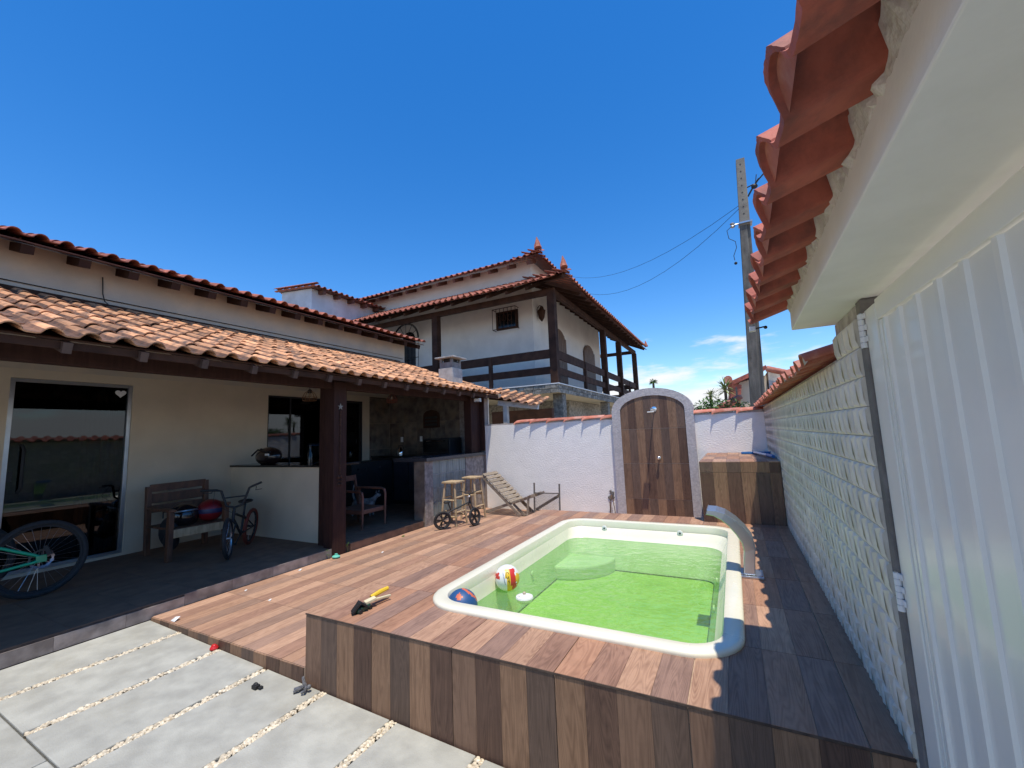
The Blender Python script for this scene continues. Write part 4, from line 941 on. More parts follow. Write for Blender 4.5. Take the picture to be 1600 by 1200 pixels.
# wheel/bike helper: local frame: x forward, z up, wheel axis y
def wheel(gparent, c, r, tw, axdir, tm, rimm, spokes=16, name='wheel', rimw=.012, solid=False, disc=False):
    c = Vector(c); ax = Vector(axdir).normalized(); up = Vector((0, 0, 1)); fw = up.cross(ax).normalized(); up = ax.cross(fw).normalized()
    pt = lambda rad, t_, off=0: c + fw * rad * math.cos(t_) + up * rad * math.sin(t_) + ax * off
    g = G(); g.tube([pt(r - tw, 2 * PI * k / 36) for k in range(36)], tw, 8, closed=True); w = g.build(name, tm, gparent, smooth=True)
    g = G(); g.tube([pt(r - 2 * tw - .003, 2 * PI * k / 36) for k in range(36)], rimw, 6, closed=True)
    g.tube([c - ax * .035, c + ax * .035], .016, 10); g.build('rim', rimm, w, smooth=True)
    g = G()
    for k in range(spokes):
        t_ = 2 * PI * k / spokes; s_ = (-1) ** k
        if solid:
            for d_ in (-.16, .16): g.beam(pt(.02, t_), pt(r - 2 * tw, t_ + d_), .018, .012, up=ax)
        else: g.tube([pt(.014, t_ + .3 * s_, .02 * s_), pt(r - 2 * tw, t_)], .0012, 3)
    g.build('spokes', rimm if solid else alum, w)
    if disc:
        g = G(); n = 24
        for k in range(n):
            t0, t1 = 2 * PI * k / n, 2 * PI * (k + 1) / n; rw_ = .008 if k % 2 else .013
            g.beam(pt(.082, t0, disc), pt(.082, t1, disc), .0025, rw_ * 2, up=(pt(.082, t0, disc) - c).normalized())
        for k in range(6): g.beam(pt(.02, k * PI / 3, disc), pt(.075, k * PI / 3 + .35, disc), .0025, .009, up=fw if k % 3 else up)
        g.build('brake_disc', mat('disc_steel', (.42, .34, .34), rough=.35, metal=.8), w)
    return w
# mountain bike, rear wheel to the right
mb = thing('mountain_bike', 'green framed mountain bike parked before the glass door', 'bicycle', (-6.15, 1.2, FZ))
AX = (1, .03, .05)
rc = (-6.20, 1.655, FZ + .365)
wheel(mb, rc, .365, .027, AX, rubber, black_m, 28, disc=.045)
wheel(mb, (-6.24, .52, FZ + .365), .365, .027, AX, rubber, black_m, 28, disc=.045)
def tb(name, pts, r, m_=green_paint, parent=mb): g = G(); g.tube(pts, r, 10); return g.build(name, m_, parent, smooth=True)
xb = -6.14
bb = (xb - .06, 1.225, .50); st0 = (xb - .08, 1.07, .98); hd0 = (xb - .08, .67, .98); hd1 = (xb - .08, .63, .86)
tb('seat_stay', [(xb, 1.655, .58), (xb - .01, 1.60, .615), (xb - .04, 1.40, .72), (xb - .06, 1.13, .84)], [.012, .015, .014, .014])
tb('chain_stay', [(xb, 1.66, .56), (xb, 1.60, .545), (xb - .03, 1.42, .52), (xb - .05, 1.24, .50)], [.013, .014, .014, .016])
g = G(); g.box(xb - .008, xb + .012, 1.615, 1.69, .535, .605); g.build('dropout', green_paint, mb, bevel=.006)
tb('seat_tube', [bb, st0], .018); tb('top_tube', [(st0[0], 1.09, .93), hd0], .019); tb('down_tube', [bb, hd1], .024)
tb('seat_post', [st0, (xb - .08, 1.055, 1.08)], .013, black_m)
g = G(); g.ball((xb - .08, 1.07, 1.11), (.065, .13, .028), 14, 8); g.build('saddle', black_m, mb, smooth=True)
tb('fork', [(xb - .02, .52, .565), (xb - .02, .60, .80), (xb - .08, .645, .88)], [.016, .02, .02], black_m)
tb('fork', [(xb - .18, .52, .565), (xb - .16, .60, .80), (xb - .09, .645, .88)], [.016, .02, .02], black_m)
tb('head_tube', [hd1, (hd0[0], .68, 1.02)], .024)
tb('handlebar', [(xb - .42, .74, 1.06), (xb - .08, .66, 1.07), (xb + .26, .74, 1.06)], .014, black_m)
tb('crank', [(xb - .02, 1.225, .50), (xb, 1.10, .40)], .012, black_m)
g = G(); g.lathe([(.09, 0), (.09, .004)], 24, (xb - .12, 1.225, .50), 'x'); g.build('chainring', black_m, mb)
g = G(); g.beam((xb + .045, 1.70, .60), (xb + .03, 1.665, .69), .03, .035); g.build('caliper', black_m, mb, bevel=.004)
# second bicycle leaning on the glass
b2 = thing('bicycle', 'black bicycle with thick tyres, mostly hidden behind the green one', 'bicycle', (-6.9, .9, FZ))
wheel(b2, (-6.86, 1.30, FZ + .36), .36, .026, (1, 0, .12), rubber, black_m, 24); wheel(b2, (-6.88, .18, FZ + .36), .36, .026, (1, 0, .12), rubber, black_m, 24)
for nm, pts in (('seat_stay', [(-6.84, 1.30, .56), (-6.90, .80, .95)]), ('chain_stay', [(-6.84, 1.30, .56), (-6.87, .87, .48)]), ('seat_tube', [(-6.87, .87, .48), (-6.92, .72, 1.0)]), ('top_tube', [(-6.91, .75, .93), (-6.92, .35, .96)]), ('down_tube', [(-6.87, .87, .48), (-6.92, .33, .85)]), ('fork', [(-6.88, .18, .56), (-6.92, .35, .98)])): tb(nm, pts, .018, black_m, b2)
tb('handlebar', [(-7.2, .42, 1.05), (-6.92, .36, 1.08), (-6.62, .42, 1.05)], .013, black_m, b2)
g = G(); g.ball((-6.93, .70, 1.06), (.06, .12, .03), 12, 7); g.build('saddle', black_m, b2, smooth=True)
# BMX
bm = thing('kids_bicycle', 'small bicycle with an orange rear tyre beside the armchair', 'bicycle', (-6.0, 3.4, FZ))
fx, fy = -5.70, 3.15; rx, ry = -6.22, 3.74
d = Vector((rx - fx, ry - fy, 0)).normalized(); side = Vector((-d.y, d.x, .08)).normalized()
fdir = Vector((.90, -.46, .10)); 
wheel(bm, (fx, fy, FZ + .25), .25, .024, (.62, .78, .05), rubber, alum, 18)
wheel(bm, (rx, ry, FZ + .25), .25, .024, side, orange_t, black_m, 18)
hd = Vector((fx, fy, 0)) + d * .10
def P3(k, z): v = Vector((fx, fy, 0)) + d * k; return (v.x, v.y, z)
tb('head_tube', [P3(.13, .62), P3(.16, .76)], .019, black_m, bm)
for s_ in (-1, 1): v = side * .045 * s_; tb('fork', [(fx + v.x, fy + v.y, .45), tuple(Vector(P3(.10, .60)) + v), P3(.13, .64)], .010, black_m, bm)
tb('down_tube', [P3(.15, .66), P3(.42, .42)], .016, black_m, bm); tb('top_tube', [P3(.16, .73), P3(.52, .62)], .014, black_m, bm); tb('seat_tube', [P3(.42, .42), P3(.55, .80)], .013, black_m, bm)
for s_ in (-1, 1): v = side * .04 * s_; tb('chain_stay', [P3(.42, .42), (rx + v.x, ry + v.y, .45)], .009, black_m, bm); tb('seat_stay', [P3(.52, .64), (rx + v.x, ry + v.y, .45)], .008, black_m, bm)
g = G(); q = P3(.56, .83); g.ball(q, (.07, .10, .03), 12, 7); g.build('saddle', black_m, bm, smooth=True)
hb = Vector(P3(.17, .80)); sd = Vector((.62, .78, 0)).normalized()
pts = [hb - sd * .33 + V(-.03, -.03, .245), hb - sd * .20 + V(0, 0, .235), hb - sd * .15 + V(0, 0, .22), hb - sd * .09 + V(0, 0, .03), hb, hb + sd * .09 + V(0, 0, .03), hb + sd * .16 + V(0, 0, .24), hb + sd * .2 + V(0, 0, .26), hb + sd * .34 + V(-.03, -.03, .30)]
tb('handlebar', pts, .015, black_m, bm); tb('crossbar', [hb - sd * .12 + V(0, 0, .13), hb + sd * .13 + V(0, 0, .14)], .009, black_m, bm)
tb('stem', [P3(.16, .76), tuple(hb)], .016, black_m, bm)
for s_ in (-1, 1): a = hb + sd * .24 * s_ + V(0, 0, .25); tb('brake_lever', [a, a + V(.05, -.04, -.04), a + sd * s_ * .08 + V(.05, -.05, -.03)], .005, black_m, bm)
tb('brake_cable', [hb - sd * .22 + V(0, 0, .22), hb - sd * .2 + V(.08, -.08, .08), hb + V(.05, -.06, -.05)], .0025, black_m, bm)
tb('crank', [P3(.42, .42), tuple(Vector(P3(.40, .30)) + side * .05)], .009, black_m, bm); g = G(); q = Vector(P3(.40, .29)) + side * .09; g.box(q.x - .04, q.x + .04, q.y - .03, q.y + .03, q.z - .01, q.z + .01); g.build('pedal', black_m, bm)
# helmet on the counter
o = thing('helmet', 'black vented helmet resting on the black counter top near the window', 'helmet', (-6.72, 4.25, 1.275))
g = G()
g.ball((-6.70, 4.28, 1.40), (.27, .15, .15), 20, 11)
g.build('shell', helmet_m, o, smooth=True)
for k in range(4):
    g = G(); yy = 4.16 + .05 * k; g.tube([(-6.92 + .03 * k, yy - .02, 1.42), (-6.76, yy - .02, 1.53 - .012 * abs(k - 1.5)), (-6.52, yy - .02, 1.47)], .013, 6); g.build('rib', black_m, o, smooth=True)
g = G(); g.box(-6.56, -6.47, 4.128, 4.140, 1.42, 1.45); g.build('sticker', white_p, o)
o = thing('water_bottle', 'dark slim bottle standing on the counter in front of the window', 'bottle', (-5.72, 4.3, 1.275))
g = G(); g.lathe([(.035, 0), (.036, .14), (.014, .20), (.014, .26)], 12, (-5.72, 4.3, 1.276)); g.build('body', black_gl, o, smooth=True); g = G(); g.lathe([(.016, .26), (.016, .285)], 10, (-5.72, 4.3, 1.276)); g.build('cap', black_m, o)

# ================================================================== THINGS ON THE TERRACE
def stool(x_, y_, h, label, s=.16):
    o = thing('bar_stool', label, 'stool', (x_, y_, LOW), 'rustic wooden bar stools')
    cs = ((-1, -1), (1, -1), (1, 1), (-1, 1)); ft = [(x_ + a * s, y_ + b * s, LOW + .001) for a, b in cs]; tp = [(x_ + a * .10, y_ + b * .10, h - .03) for a, b in cs]
    for a, b in zip(ft, tp): g = G(); g.tube([a, b], [.019, .021], 10); g.build('leg', raw_wood, o, smooth=True)
    for fr, off in ((.22, 0), (.32, 1), (.60, 0), (.66, 1)):
        for k in range(4):
            if k % 2 != off: continue
            a = Vector(ft[k]).lerp(Vector(tp[k]), fr); b = Vector(ft[(k + 1) % 4]).lerp(Vector(tp[(k + 1) % 4]), fr); e = (b - a).normalized() * .02
            g = G(); g.tube([a - e, b + e], .0155, 8); g.build('rung', raw_wood, o, smooth=True)
    g = G(); g.box(x_ - .145, x_ + .145, y_ - .145, y_ + .145, h - .035, h); g.build('seat', raw_wood, o, bevel=.008)
stool(-4.40, 6.13, .835, 'nearer bar stool, standing behind the black balance bike')
stool(-4.36, 6.68, .855, 'farther bar stool, standing against the stone tiles beside the lounger')
# balance bike
bb_ = thing('balance_bike', 'small black balance bike with mag wheels leaning on the bar stools', 'balance bike', (-4.2, 5.95, LOW))
A_, B_ = Vector((-4.335, 5.72, LOW + .150)), Vector((-3.995, 6.16, LOW + .150)); d = (B_ - A_).normalized(); sd = Vector((-d.y, d.x, .12)).normalized()
wheel(bb_, A_, .150, .017, sd, rubber, black_m, 5, solid=True); wheel(bb_, B_, .150, .017, (.95, -.10, .10), rubber, black_m, 5, solid=True)
hdd = B_ - d * .06 + V(-.03, .01, .30)
tb('frame_tube', [A_ + V(0, 0, 0) + d * .02 + V(0, 0, .03), A_ + d * .13 + V(0, 0, .13), hdd - V(0, 0, .05)], .014, black_m, bb_)
tb('seat_post', [A_ + d * .15 + V(0, 0, .13), A_ + d * .10 + V(0, 0, .27)], .010, black_m, bb_)
g = G(); q = A_ + d * .08 + V(0, 0, .285); g.ball(q, (.05, .075, .025), 12, 7); g.build('saddle', black_m, bb_, smooth=True)
for s_ in (-1, 1): tb('fork', [B_ + V(.95, -.1, .1) * .04 * s_, hdd + V(.95, -.1, .1) * .03 * s_ - V(0, 0, .09), hdd], .009, black_m, bb_)
tb('handlebar', [hdd + V(-.17, -.06, .13), hdd + V(-.07, -.02, .10), hdd + V(0, 0, .08), hdd + V(.06, .03, .10), hdd + V(.14, .10, .14)], .008, black_m, bb_)
tb('stem', [hdd - V(0, 0, .08), hdd + V(0, 0, .08)], .013, black_m, bb_); g = G(); g.ball(hdd + V(.01, -.03, .04), .016, 8, 6); g.build('bell', white_p, bb_, smooth=True)
# slatted lounger
lo = thing('slatted_lounger', 'weathered wooden slatted folding chair against the white wall', 'lounge chair', (-3.9, 7.3, LOW))
ya, yb_ = 7.06, 7.55
for y_ in (ya, yb_): 
    g = G(); g.beam((-4.40, y_, .83), (-3.60, y_ , LOW + .02), .022, .05, up=(0, 0, 1)); g.build('back_rail', grey_wood, lo)
    g = G(); g.beam((-4.38, y_ + .03 * (1 if y_ == ya else -1), LOW + .035), (-3.29, y_ + .03 * (1 if y_ == ya else -1), .485), .022, .05); g.build('seat_rail', grey_wood, lo)
    g = G(); g.beam((-3.75, y_ + .055 * (1 if y_ == ya else -1), .31), (-3.52, y_ + .055 * (1 if y_ == ya else -1), LOW + .01), .02, .04); g.build('strut', grey_wood, lo)
dv = Vector((-3.60 + 4.40, 0, LOW + .02 - .83)); nrm = Vector((.66, 0, .75)).normalized()
for k in range(9):
    c_ = Vector((-4.37, 0, .83)) + dv * (.015 + .085 * k) + nrm * .035; dd = dv.normalized()
    g = G(); g.beam((c_.x, ya - .02, c_.z), (c_.x, yb_ + .02, c_.z), .016, .066, up=dd); g.build('slat', grey_wood, lo)
dv2 = Vector((1.09, 0, .45)).normalized(); n2 = Vector((-.38, 0, .92)).normalized()
for k in range(6):
    c_ = Vector((-3.78, 0, .283)) + dv2 * (.085 * k) + n2 * .033; g = G(); g.beam((c_.x, ya - .005, c_.z), (c_.x, yb_ + .005, c_.z), .016, .058, up=dv2); g.build('slat', grey_wood, lo)
# wire rack
rk = thing('wire_rack', 'low metal frame with wire mesh leaning on the white wall', 'rack', (-3.1, 7.25, LOW))
rm_ = mat('rack_metal', (.10, .095, .09), (.16, .14, .12), scale=20, rough=.6)
for x_, zt_ in ((-3.39, .685), (-2.89, .675)):
    g = G(); g.beam((x_, 7.25, LOW), (x_, 7.29, zt_), .024, .024); g.build('post', rm_, rk)
for z_ in (.19, .505): g = G(); g.beam((-3.375, 7.27, z_), (-2.905, 7.27, z_), .014, .018); g.build('bar', rm_, rk)
g = G(); g.beam((-3.37, 7.29, .20), (-2.90, 7.30, .47), .012, .05); g.build('diagonal_strip', grey_wood, rk)  # thin strip sloping across the frame behind the mesh
g = G()
for k in range(-7, 18):
    for s_ in (-1, 1):
        x0 = -3.375 + .028 * k if s_ > 0 else -2.905 - .028 * k; z0 = .195; x1 = x0 + s_ * .30; z1 = .50
        lo_, hi_ = -3.375, -2.905
        def clip(x_): return min(max(x_, lo_), hi_)
        t0 = 0; t1 = 1
        if x1 != x0:
            ta, tb_ = (lo_ - x0) / (x1 - x0), (hi_ - x0) / (x1 - x0); t0 = max(0, min(ta, tb_)); t1 = min(1, max(ta, tb_))
        if t1 > t0: g.tube([(x0 + (x1 - x0) * t0, 7.262, z0 + (z1 - z0) * t0), (x0 + (x1 - x0) * t1, 7.262, z0 + (z1 - z0) * t1)], .0018, 3)
g.build('mesh', rm_, rk)
o = G().beam((-3.44, 7.05, LOW + .001), (-3.43, 7.10, .46), .035, .03).build('wooden_stake', grey_wood, loc=(-3.44, 7.05, LOW)); tag(o, 'short pale wooden stake standing left of the wire rack', 'stake')

# balls
def vball(d):
    f_ = Vector((.46, -.83, .31)).normalized(); r_ = Vector((.87, .48, 0)).normalized(); u_ = f_.cross(r_).normalized()
    a, b, c_ = d.dot(r_), d.dot(u_), d.dot(f_)
    a = a + .12 * b
    if b < .62 and -.12 < a < .26: return 1
    if b < .66 and .26 <= a < .66 and c_ > 0: return 2
    if a >= .70 and b < .3: return 1
    if -.95 < a < -.62 and -.08 < b < .38: return 2
    return 0
bp_ = Vector((-1.85, 3.34, .370)); RB = .106
g = G(); g.ball(bp_, RB, 40, 26, fn=vball)
vb = g.build('volleyball', [white_p, yellow_p, mat('ball_red2', (.65, .04, .03), rough=.4)], smooth=True, loc=bp_); tag(vb, 'white volleyball with yellow and red panels floating by the pool edge', 'ball')
# scribble print on the yellow panel and the word strip on the white panel
def on_ball(u_, v_, lift=1.006):   # u_ right, v_ up seen from the camera side
    f_ = (Vector((0, 0, 1.6)) - bp_).normalized(); r_ = Vector((0, 0, 1)).cross(f_).normalized() ; up_ = f_.cross(r_)
    k = math.sqrt(max(0, 1 - u_ * u_ - v_ * v_)); return bp_ + (r_ * u_ + up_ * v_ + f_ * k) * RB * lift
g = G()
pts = [on_ball(.02 + .13 * math.cos(t_) * .9, .18 + .22 * math.sin(t_)) for t_ in np.linspace(.3, 5.6, 14)]
g.tube(pts, .0022, 4); g.tube([on_ball(.10, .10), on_ball(.13, -.10), on_ball(.16, -.32)], .0022, 4); g.tube([on_ball(.05, -.30), on_ball(.12, -.22), on_ball(.19, -.34), on_ball(.14, -.42)], .0022, 4)
g.build('print', black_m, vb)
g = G()
for k in range(9): v_ = .35 - .1 * k; u_ = -.34 + .02 * k; g.tube([on_ball(u_ - .03, v_), on_ball(u_ + .03, v_ + .012), on_ball(u_ + .02, v_ - .035)], .0017, 4)
g.build('print', mat('print_blue', (.05, .09, .25), rough=.5), vb)
b2c = Vector((-1.855, 2.66, .385))
def nb(d):
    f_ = Vector((.5, -.75, .43)).normalized(); r_ = Vector((.83, .55, 0)).normalized(); u_ = f_.cross(r_).normalized()
    a, b, c_ = d.dot(r_), d.dot(u_), d.dot(f_)
    if abs(a + .15) + abs(b - .42) < .24 and c_ > 0: return 1
    if .0 < a * .6 + b * .8 - .74 < .14 and a > .0: return 1
    return 0
g = G(); g.ball(b2c, .112, 36, 24, fn=nb); o = g.build('beach_ball', [navy_b, orange_b], smooth=True, loc=b2c); tag(o, 'navy blue ball with orange patches floating in the near pool corner', 'ball')
fl = thing('chlorine_floater', 'small white disc-shaped chlorine floater in the pool', 'floater', (-1.63, 3.22, WZ))
g = G(); g.lathe([(.02, -.035), (.055, -.03), (.072, .002), (.068, .014), (.03, .026), (.012, .028)], 24, (-1.63, 3.22, WZ)); g.build('body', white_p, fl, smooth=True)
g = G(); g.lathe([(.012, .028), (.014, .04), (.008, .046)], 10, (-1.63, 3.22, WZ)); g.build('knob', mat('tan_plastic', (.5, .4, .28), rough=.5), fl, smooth=True)
g = G(); g.lathe([(.007, 0), (.007, .004)], 8, (-1.655, 3.18, WZ + .0165)); g.build('vent', black_m, fl)
# toy digger on the deck corner
td = thing('toy_digger', 'toy digger with dark green chassis and yellow arm on the raised deck corner', 'toy', (-2.36, 2.28, UP))
g = G(); g.box(-2.375, -2.325, 2.135, 2.245, UP + .004, UP + .035); g.build('chassis', dgreen_p, td, bevel=.006)
g = G(); g.beam((-2.37, 2.12, UP + .01), (-2.34, 2.16, UP + .07), .06, .018); g.beam((-2.35, 2.16, UP + .07), (-2.33, 2.21, UP + .03), .05, .014); g.build('bucket', black_m, td, bevel=.003)
g = G(); g.beam((-2.36, 2.22, UP + .04), (-2.33, 2.29, UP + .055), .045, .02); g.beam((-2.335, 2.27, UP + .045), (-2.315, 2.42, UP + .030), .016, .016); g.beam((-2.36, 2.25, UP + .045), (-2.345, 2.43, UP + .012), .012, .014); g.build('cab_frame', cream_p, td, bevel=.004)
g = G(); g.tube([(-2.37, 2.285, UP + .055), (-2.355, 2.36, UP + .07), (-2.345, 2.425, UP + .075)], [.014, .017, .014], 8); g.build('arm', yellow_p, td, smooth=True)
for a, b in ((-2.38, 2.15), (-2.32, 2.15), (-2.38, 2.235), (-2.32, 2.235)): g = G(); g.lathe([(.014, -.006), (.014, .006)], 12, (a, b, UP + .0142), 'x'); g.build('wheel', black_m, td)
# small litter
o = thing('red_toy', 'small round red plastic lid lying at the joint of the slabs', 'toy', (-3.68, 2.02, slab_z(-3.68)))
g = G(); g.lathe([(.0, 0), (.026, 0), (.03, .012), (.02, .028), (.006, .032)], 16, (-3.72, 1.985, slab_z(-3.68) + .001)); g.build('lid', red_p, o, smooth=True); g = G(); g.ball((-3.722, 1.985, slab_z(-3.68) + .032), (.02, .016, .008), 10, 6); g.build('knob', red_p, o, smooth=True)
zz = slab_z(-2.92)
o = thing('black_toy_car', 'little black plastic toy piece lying alone on a paving slab', 'toy', (-2.92, 1.84, zz))
g = G(); g.box(-2.955, -2.91, 1.815, 1.85, zz + .001, zz + .024); g.ball((-2.94, 1.835, zz + .024), (.018, .015, .01), 8, 5); g.box(-2.91, -2.885, 1.83, 1.855, zz + .004, zz + .016); g.build('body', black_m, o, bevel=.004)
zz = slab_z(-2.64)
o = thing('toy_figure', 'grey toy figure with twisted limbs lying beside the deck corner', 'toy', (-2.64, 1.97, zz))
tg_ = mat('toy_grey', (.16, .16, .17), (.06, .06, .06), scale=60, rough=.4)
for nm, pts in (('leg', [(-2.68, 1.93, zz + .012), (-2.655, 1.945, zz + .02), (-2.64, 1.965, zz + .022)]), ('leg', [(-2.655, 1.905, zz + .012), (-2.64, 1.93, zz + .02), (-2.635, 1.96, zz + .022)]), ('torso', [(-2.637, 1.962, zz + .02), (-2.615, 1.965, zz + .03), (-2.60, 1.955, zz + .03)]), ('arm', [(-2.60, 1.955, zz + .03), (-2.582, 1.93, zz + .02), (-2.598, 1.92, zz + .015)]), ('arm', [(-2.615, 1.965, zz + .03), (-2.66, 1.985, zz + .03), (-2.69, 2.0, zz + .05)])):
    g = G(); g.tube(pts, .0095, 7); g.build(nm, tg_, o, smooth=True)
g = G(); g.ball((-2.585, 1.965, zz + .03), .015, 10, 7); g.build('head', tg_, o, smooth=True)
def scrap(name, x_, y_, z_, m_, lb, s=.02, cat='litter'):
    g = G(); vs = [(x_ - s, y_ - s * .6, z_ + .002), (x_ + s, y_ - s * .7, z_ + .004), (x_ + s * .8, y_ + s * .7, z_ + s * .9), (x_ - s * .7, y_ + s * .5, z_ + s * .6), (x_, y_, z_ + s * .9)]
    g.add(vs, [(0, 1, 4), (1, 2, 4), (2, 3, 4), (3, 0, 4)]); g.add([(a, b, c_ - .0015) for a, b, c_ in vs], [(1, 0, 4), (2, 1, 4), (3, 2, 4), (0, 3, 4)])
    o = g.build(name, m_, loc=(x_, y_, z_)); tag(o, lb, cat)
scrap('paper_scrap', -4.47, 2.06, LOW, white_p, 'crumpled white paper at the near left corner of the low deck', .035)
scrap('paper_scrap', -4.11, 2.68, LOW, white_p, 'tiny white scrap in the middle of the low deck planks', .016)
scrap('paper_scrap', -4.62, 2.75, LOW, white_p, 'tiny white scrap near the porch step, nearest of the two along it', .014)
scrap('paper_scrap', -4.69, 3.42, LOW, white_p, 'white scrap close to the porch step before the brown post', .020)
scrap('paper_scrap', -4.30, 4.35, LOW, white_p, 'small white flake on the low deck right of the brown post', .016)
scrap('dry_leaf', -4.66, 5.15, LOW, leaf_y, 'dry leaf on the low deck in front of the kitchen threshold', .025, 'leaf')
o = thing('mint_toy', 'mint green toy boat at the foot of the brown porch post', 'toy', (-4.70, 3.94, LOW))
g = G(); g.ball((-4.70, 3.94, LOW + .02), (.055, .05, .02), 14, 7); g.build('hull', teal_p, o, smooth=True); g = G(); g.box(-4.72, -4.69, 3.93, 3.96, LOW + .035, LOW + .055); g.build('cabin', teal_p, o, bevel=.004)
for (x_, y_, n_, lb) in ((-4.79, 4.20, 7, 'tiny weed growing right of the brown porch post'), (-4.77, 3.88, 6, 'tiny weed sprouting at the step left of the brown porch post')):
    o = thing('weed', lb, 'weed', (x_, y_, LOW)); g = G(); g.tube([(x_, y_, LOW), (x_ + .01, y_, LOW + .11)], .002, 4); g.build('stem', leaf_y, o)
    for k in range(n_):
        a = R.uniform(0, 2 * PI); z_ = LOW + R.uniform(.03, .13); l_ = R.uniform(.02, .04); g = G(); dx, dy = math.cos(a), math.sin(a)
        g.add([(x_, y_, z_), (x_ + dx * l_ * .5 - dy * .009, y_ + dy * l_ * .5 + dx * .009, z_ + .006), (x_ + dx * l_, y_ + dy * l_, z_ + .002), (x_ + dx * l_ * .5 + dy * .009, y_ + dy * l_ * .5 - dx * .009, z_ + .006)], [(0, 1, 2, 3)]); g.build('leaf', leaf_a, o)

# ================================================================== NEIGHBOUR'S TWO-STOREY HOUSE
nbh = thing('neighbour_house', 'two-storey white house with a brown timber balcony behind the garden wall', 'house', (-8, 14, 0))
YF, XR, YP, XP = 12.3, -5.5, 11.0, -4.24
g = G(); g.box(-14.5, XR, YF, YF + .2, 2.95, 6.95); g.box(XR - .2, XR - .001, YF + .201, 20.0, 2.95, 6.95); g.box(-14.5, XR, 20.0, 20.2, 2.95, 6.95); g.build('wall', nb_plaster, nbh)
g = G(); g.box(-16, -5.3, 14.0, 14.2, -.13, 2.72); g.box(-5.3, -5.1, 14.201, 22, -.13, 2.72); g.build('ground_floor_wall', stone_nb, nbh)
g = G(); g.box(-16, XP - .03, YP + .03, 23.0, 2.735, 2.96); g.build('balcony_slab', mat('cream_soffit', (.68, .60, .42), (.62, .55, .38), rough=.8), nbh)
# stone band, two courses of split stones
def band(p, d, L_, out_):
    for r in range(2):
        s = 0
        while s < L_:
            w = R.uniform(.22, .42); w = min(w, L_ - s)
            if w < .03: break
            a = Vector(p) + Vector(d) * (s + .006); b = Vector(p) + Vector(d) * (s + w - .006); z0 = 2.720 + .125 * r; o_ = R.uniform(.02, .045)
            g = G(); c0 = Vector(out_) * .001; g.beam(a + V(0, 0, z0 + .058) + Vector(out_) * (o_ / 2), b + V(0, 0, z0 + .058 + R.uniform(-.004, .004)) + Vector(out_) * (o_ / 2), o_, .112, up=(0, 0, 1)); g.build('stone', stone_nb, nbh); s += w
band((-8.5, YP + .028, 0), (1, 0, 0), 8.5 - 4.24, (0, -1, 0)); band((XP - .028, YP + .03, 0), (0, 1, 0), 11.8, (1, 0, 0))
g = G(); g.box(-16, XP + .03, YP - .02, YP + .10, 2.965, 2.99); g.box(XP - .10, XP + .03, YP + .101, 23, 2.965, 2.99); g.build('edge_cap', white_p, nbh)
# ground floor pillars
for x_, y_ in ((-4.45, 11.6), (-4.45, 16.6)):
    o = G()
    for k in range(12): 
        for s_ in range(2): o.box(x_ - .15 + .15 * s_ + .002, x_ + .15 * s_ - .002 + .001, y_ - .15, y_ + .15, .2 + .21 * k + .003, .2 + .21 * (k + 1) - .003)
    o.box(x_ - .14, x_ + .14, y_ - .14, y_ + .14, -.13, 2.73); o.build('pillar', stone_nb, nbh)
# balcony posts
posts = [(-4.35, 11.11), (-4.35, 16.55), (-4.35, 19.2), (-4.35, 22.7), (-8.53, 11.11), (-12.6, 11.11)]
for x_, y_ in posts:
    g = G(); g.box(x_ - .11, x_ + .11, y_ - .11, y_ + .11, 2.99, 5.62); g.build('post', brown_dk, nbh, bevel=.006)
for x_, y_ in ((-7.42 + .95, 11.11), (-10.5, 11.11), (-4.35, 13.9), (-4.35, 21.0)):
    g = G(); g.box(x_ - .05, x_ + .05, y_ - .05, y_ + .05, 2.99, 3.98); g.build('rail_post', brown_dk, nbh)
for z_, h_ in ((3.86, .26), (3.38, .21)):
    for xa, xb_ in ((-12.5, -8.65), (-8.42, -4.46)): g = G(); g.beam((xa, 11.11, z_), (xb_, 11.11, z_), .05, h_); g.build('rail', brown_dk, nbh)
    for ya_, yb2 in ((11.22, 16.44), (16.66, 19.09), (19.31, 22.59)): g = G(); g.beam((-4.35, ya_, z_), (-4.35, yb2, z_), .05, h_); g.build('rail', brown_dk, nbh)
    g = G(); g.beam((-4.46, 22.7, z_), (-8, 22.7, z_), .05, h_); g.build('rail', brown_dk, nbh)
g = G(); g.beam((-12.8, 11.11, 5.62 + .07), (-4.24, 11.11, 5.69), .12, .17); g.build('beam', brown_dk, nbh); g = G(); g.beam((-4.35, 11.23, 5.70), (-4.35, 22.9, 5.70), .12, .17); g.build('beam', brown_dk, nbh)
g = G(); g.beam((-4.46, 22.7, 5.70), (-8, 22.7, 5.70), .12, .17); g.build('beam', brown_dk, nbh)
# veranda roof front slope and right slope
vs_ = .46
def up_corner(d_, r=0): return .13 * math.exp(-(max(d_, 0) / .7)) * max(0, 1 - r / 4)
vr = thing('veranda_roof', 'red clay-tiled veranda roof wrapped round the neighbour balcony', 'roof', (-4, 11, 5.8))
ntg = stile(.24, .44, h=.062, lift=.02); nme = ntg.mesh('roof_tile', [tile_nb])
EY, EX, EZ = 10.42, -3.62, 5.78
A = axes((1, 0, 0), (0, 1, vs_)); bulk = G(); bn = np.array(ntg.v)
def put(p, rot, as_part):
    if as_part: piece('roof_tile', nme, vr, p, rot)
    else: w_ = bn @ np.array(rot).T + np.array(p); bulk.add([tuple(q) for q in w_], ntg.f)
for r in range(6):
    for c_ in range(38):
        x_ = EX - .10 - .232 * c_; y_ = EY + .34 * r; z_ = EZ + vs_ * .34 * r + up_corner(EX - x_, r)
        if x_ > EX - (y_ - EY): continue
        put((x_, y_, z_), A @ Matrix.Rotation(math.radians(R.uniform(-1, 1)), 3, 'Z'), r == 0)
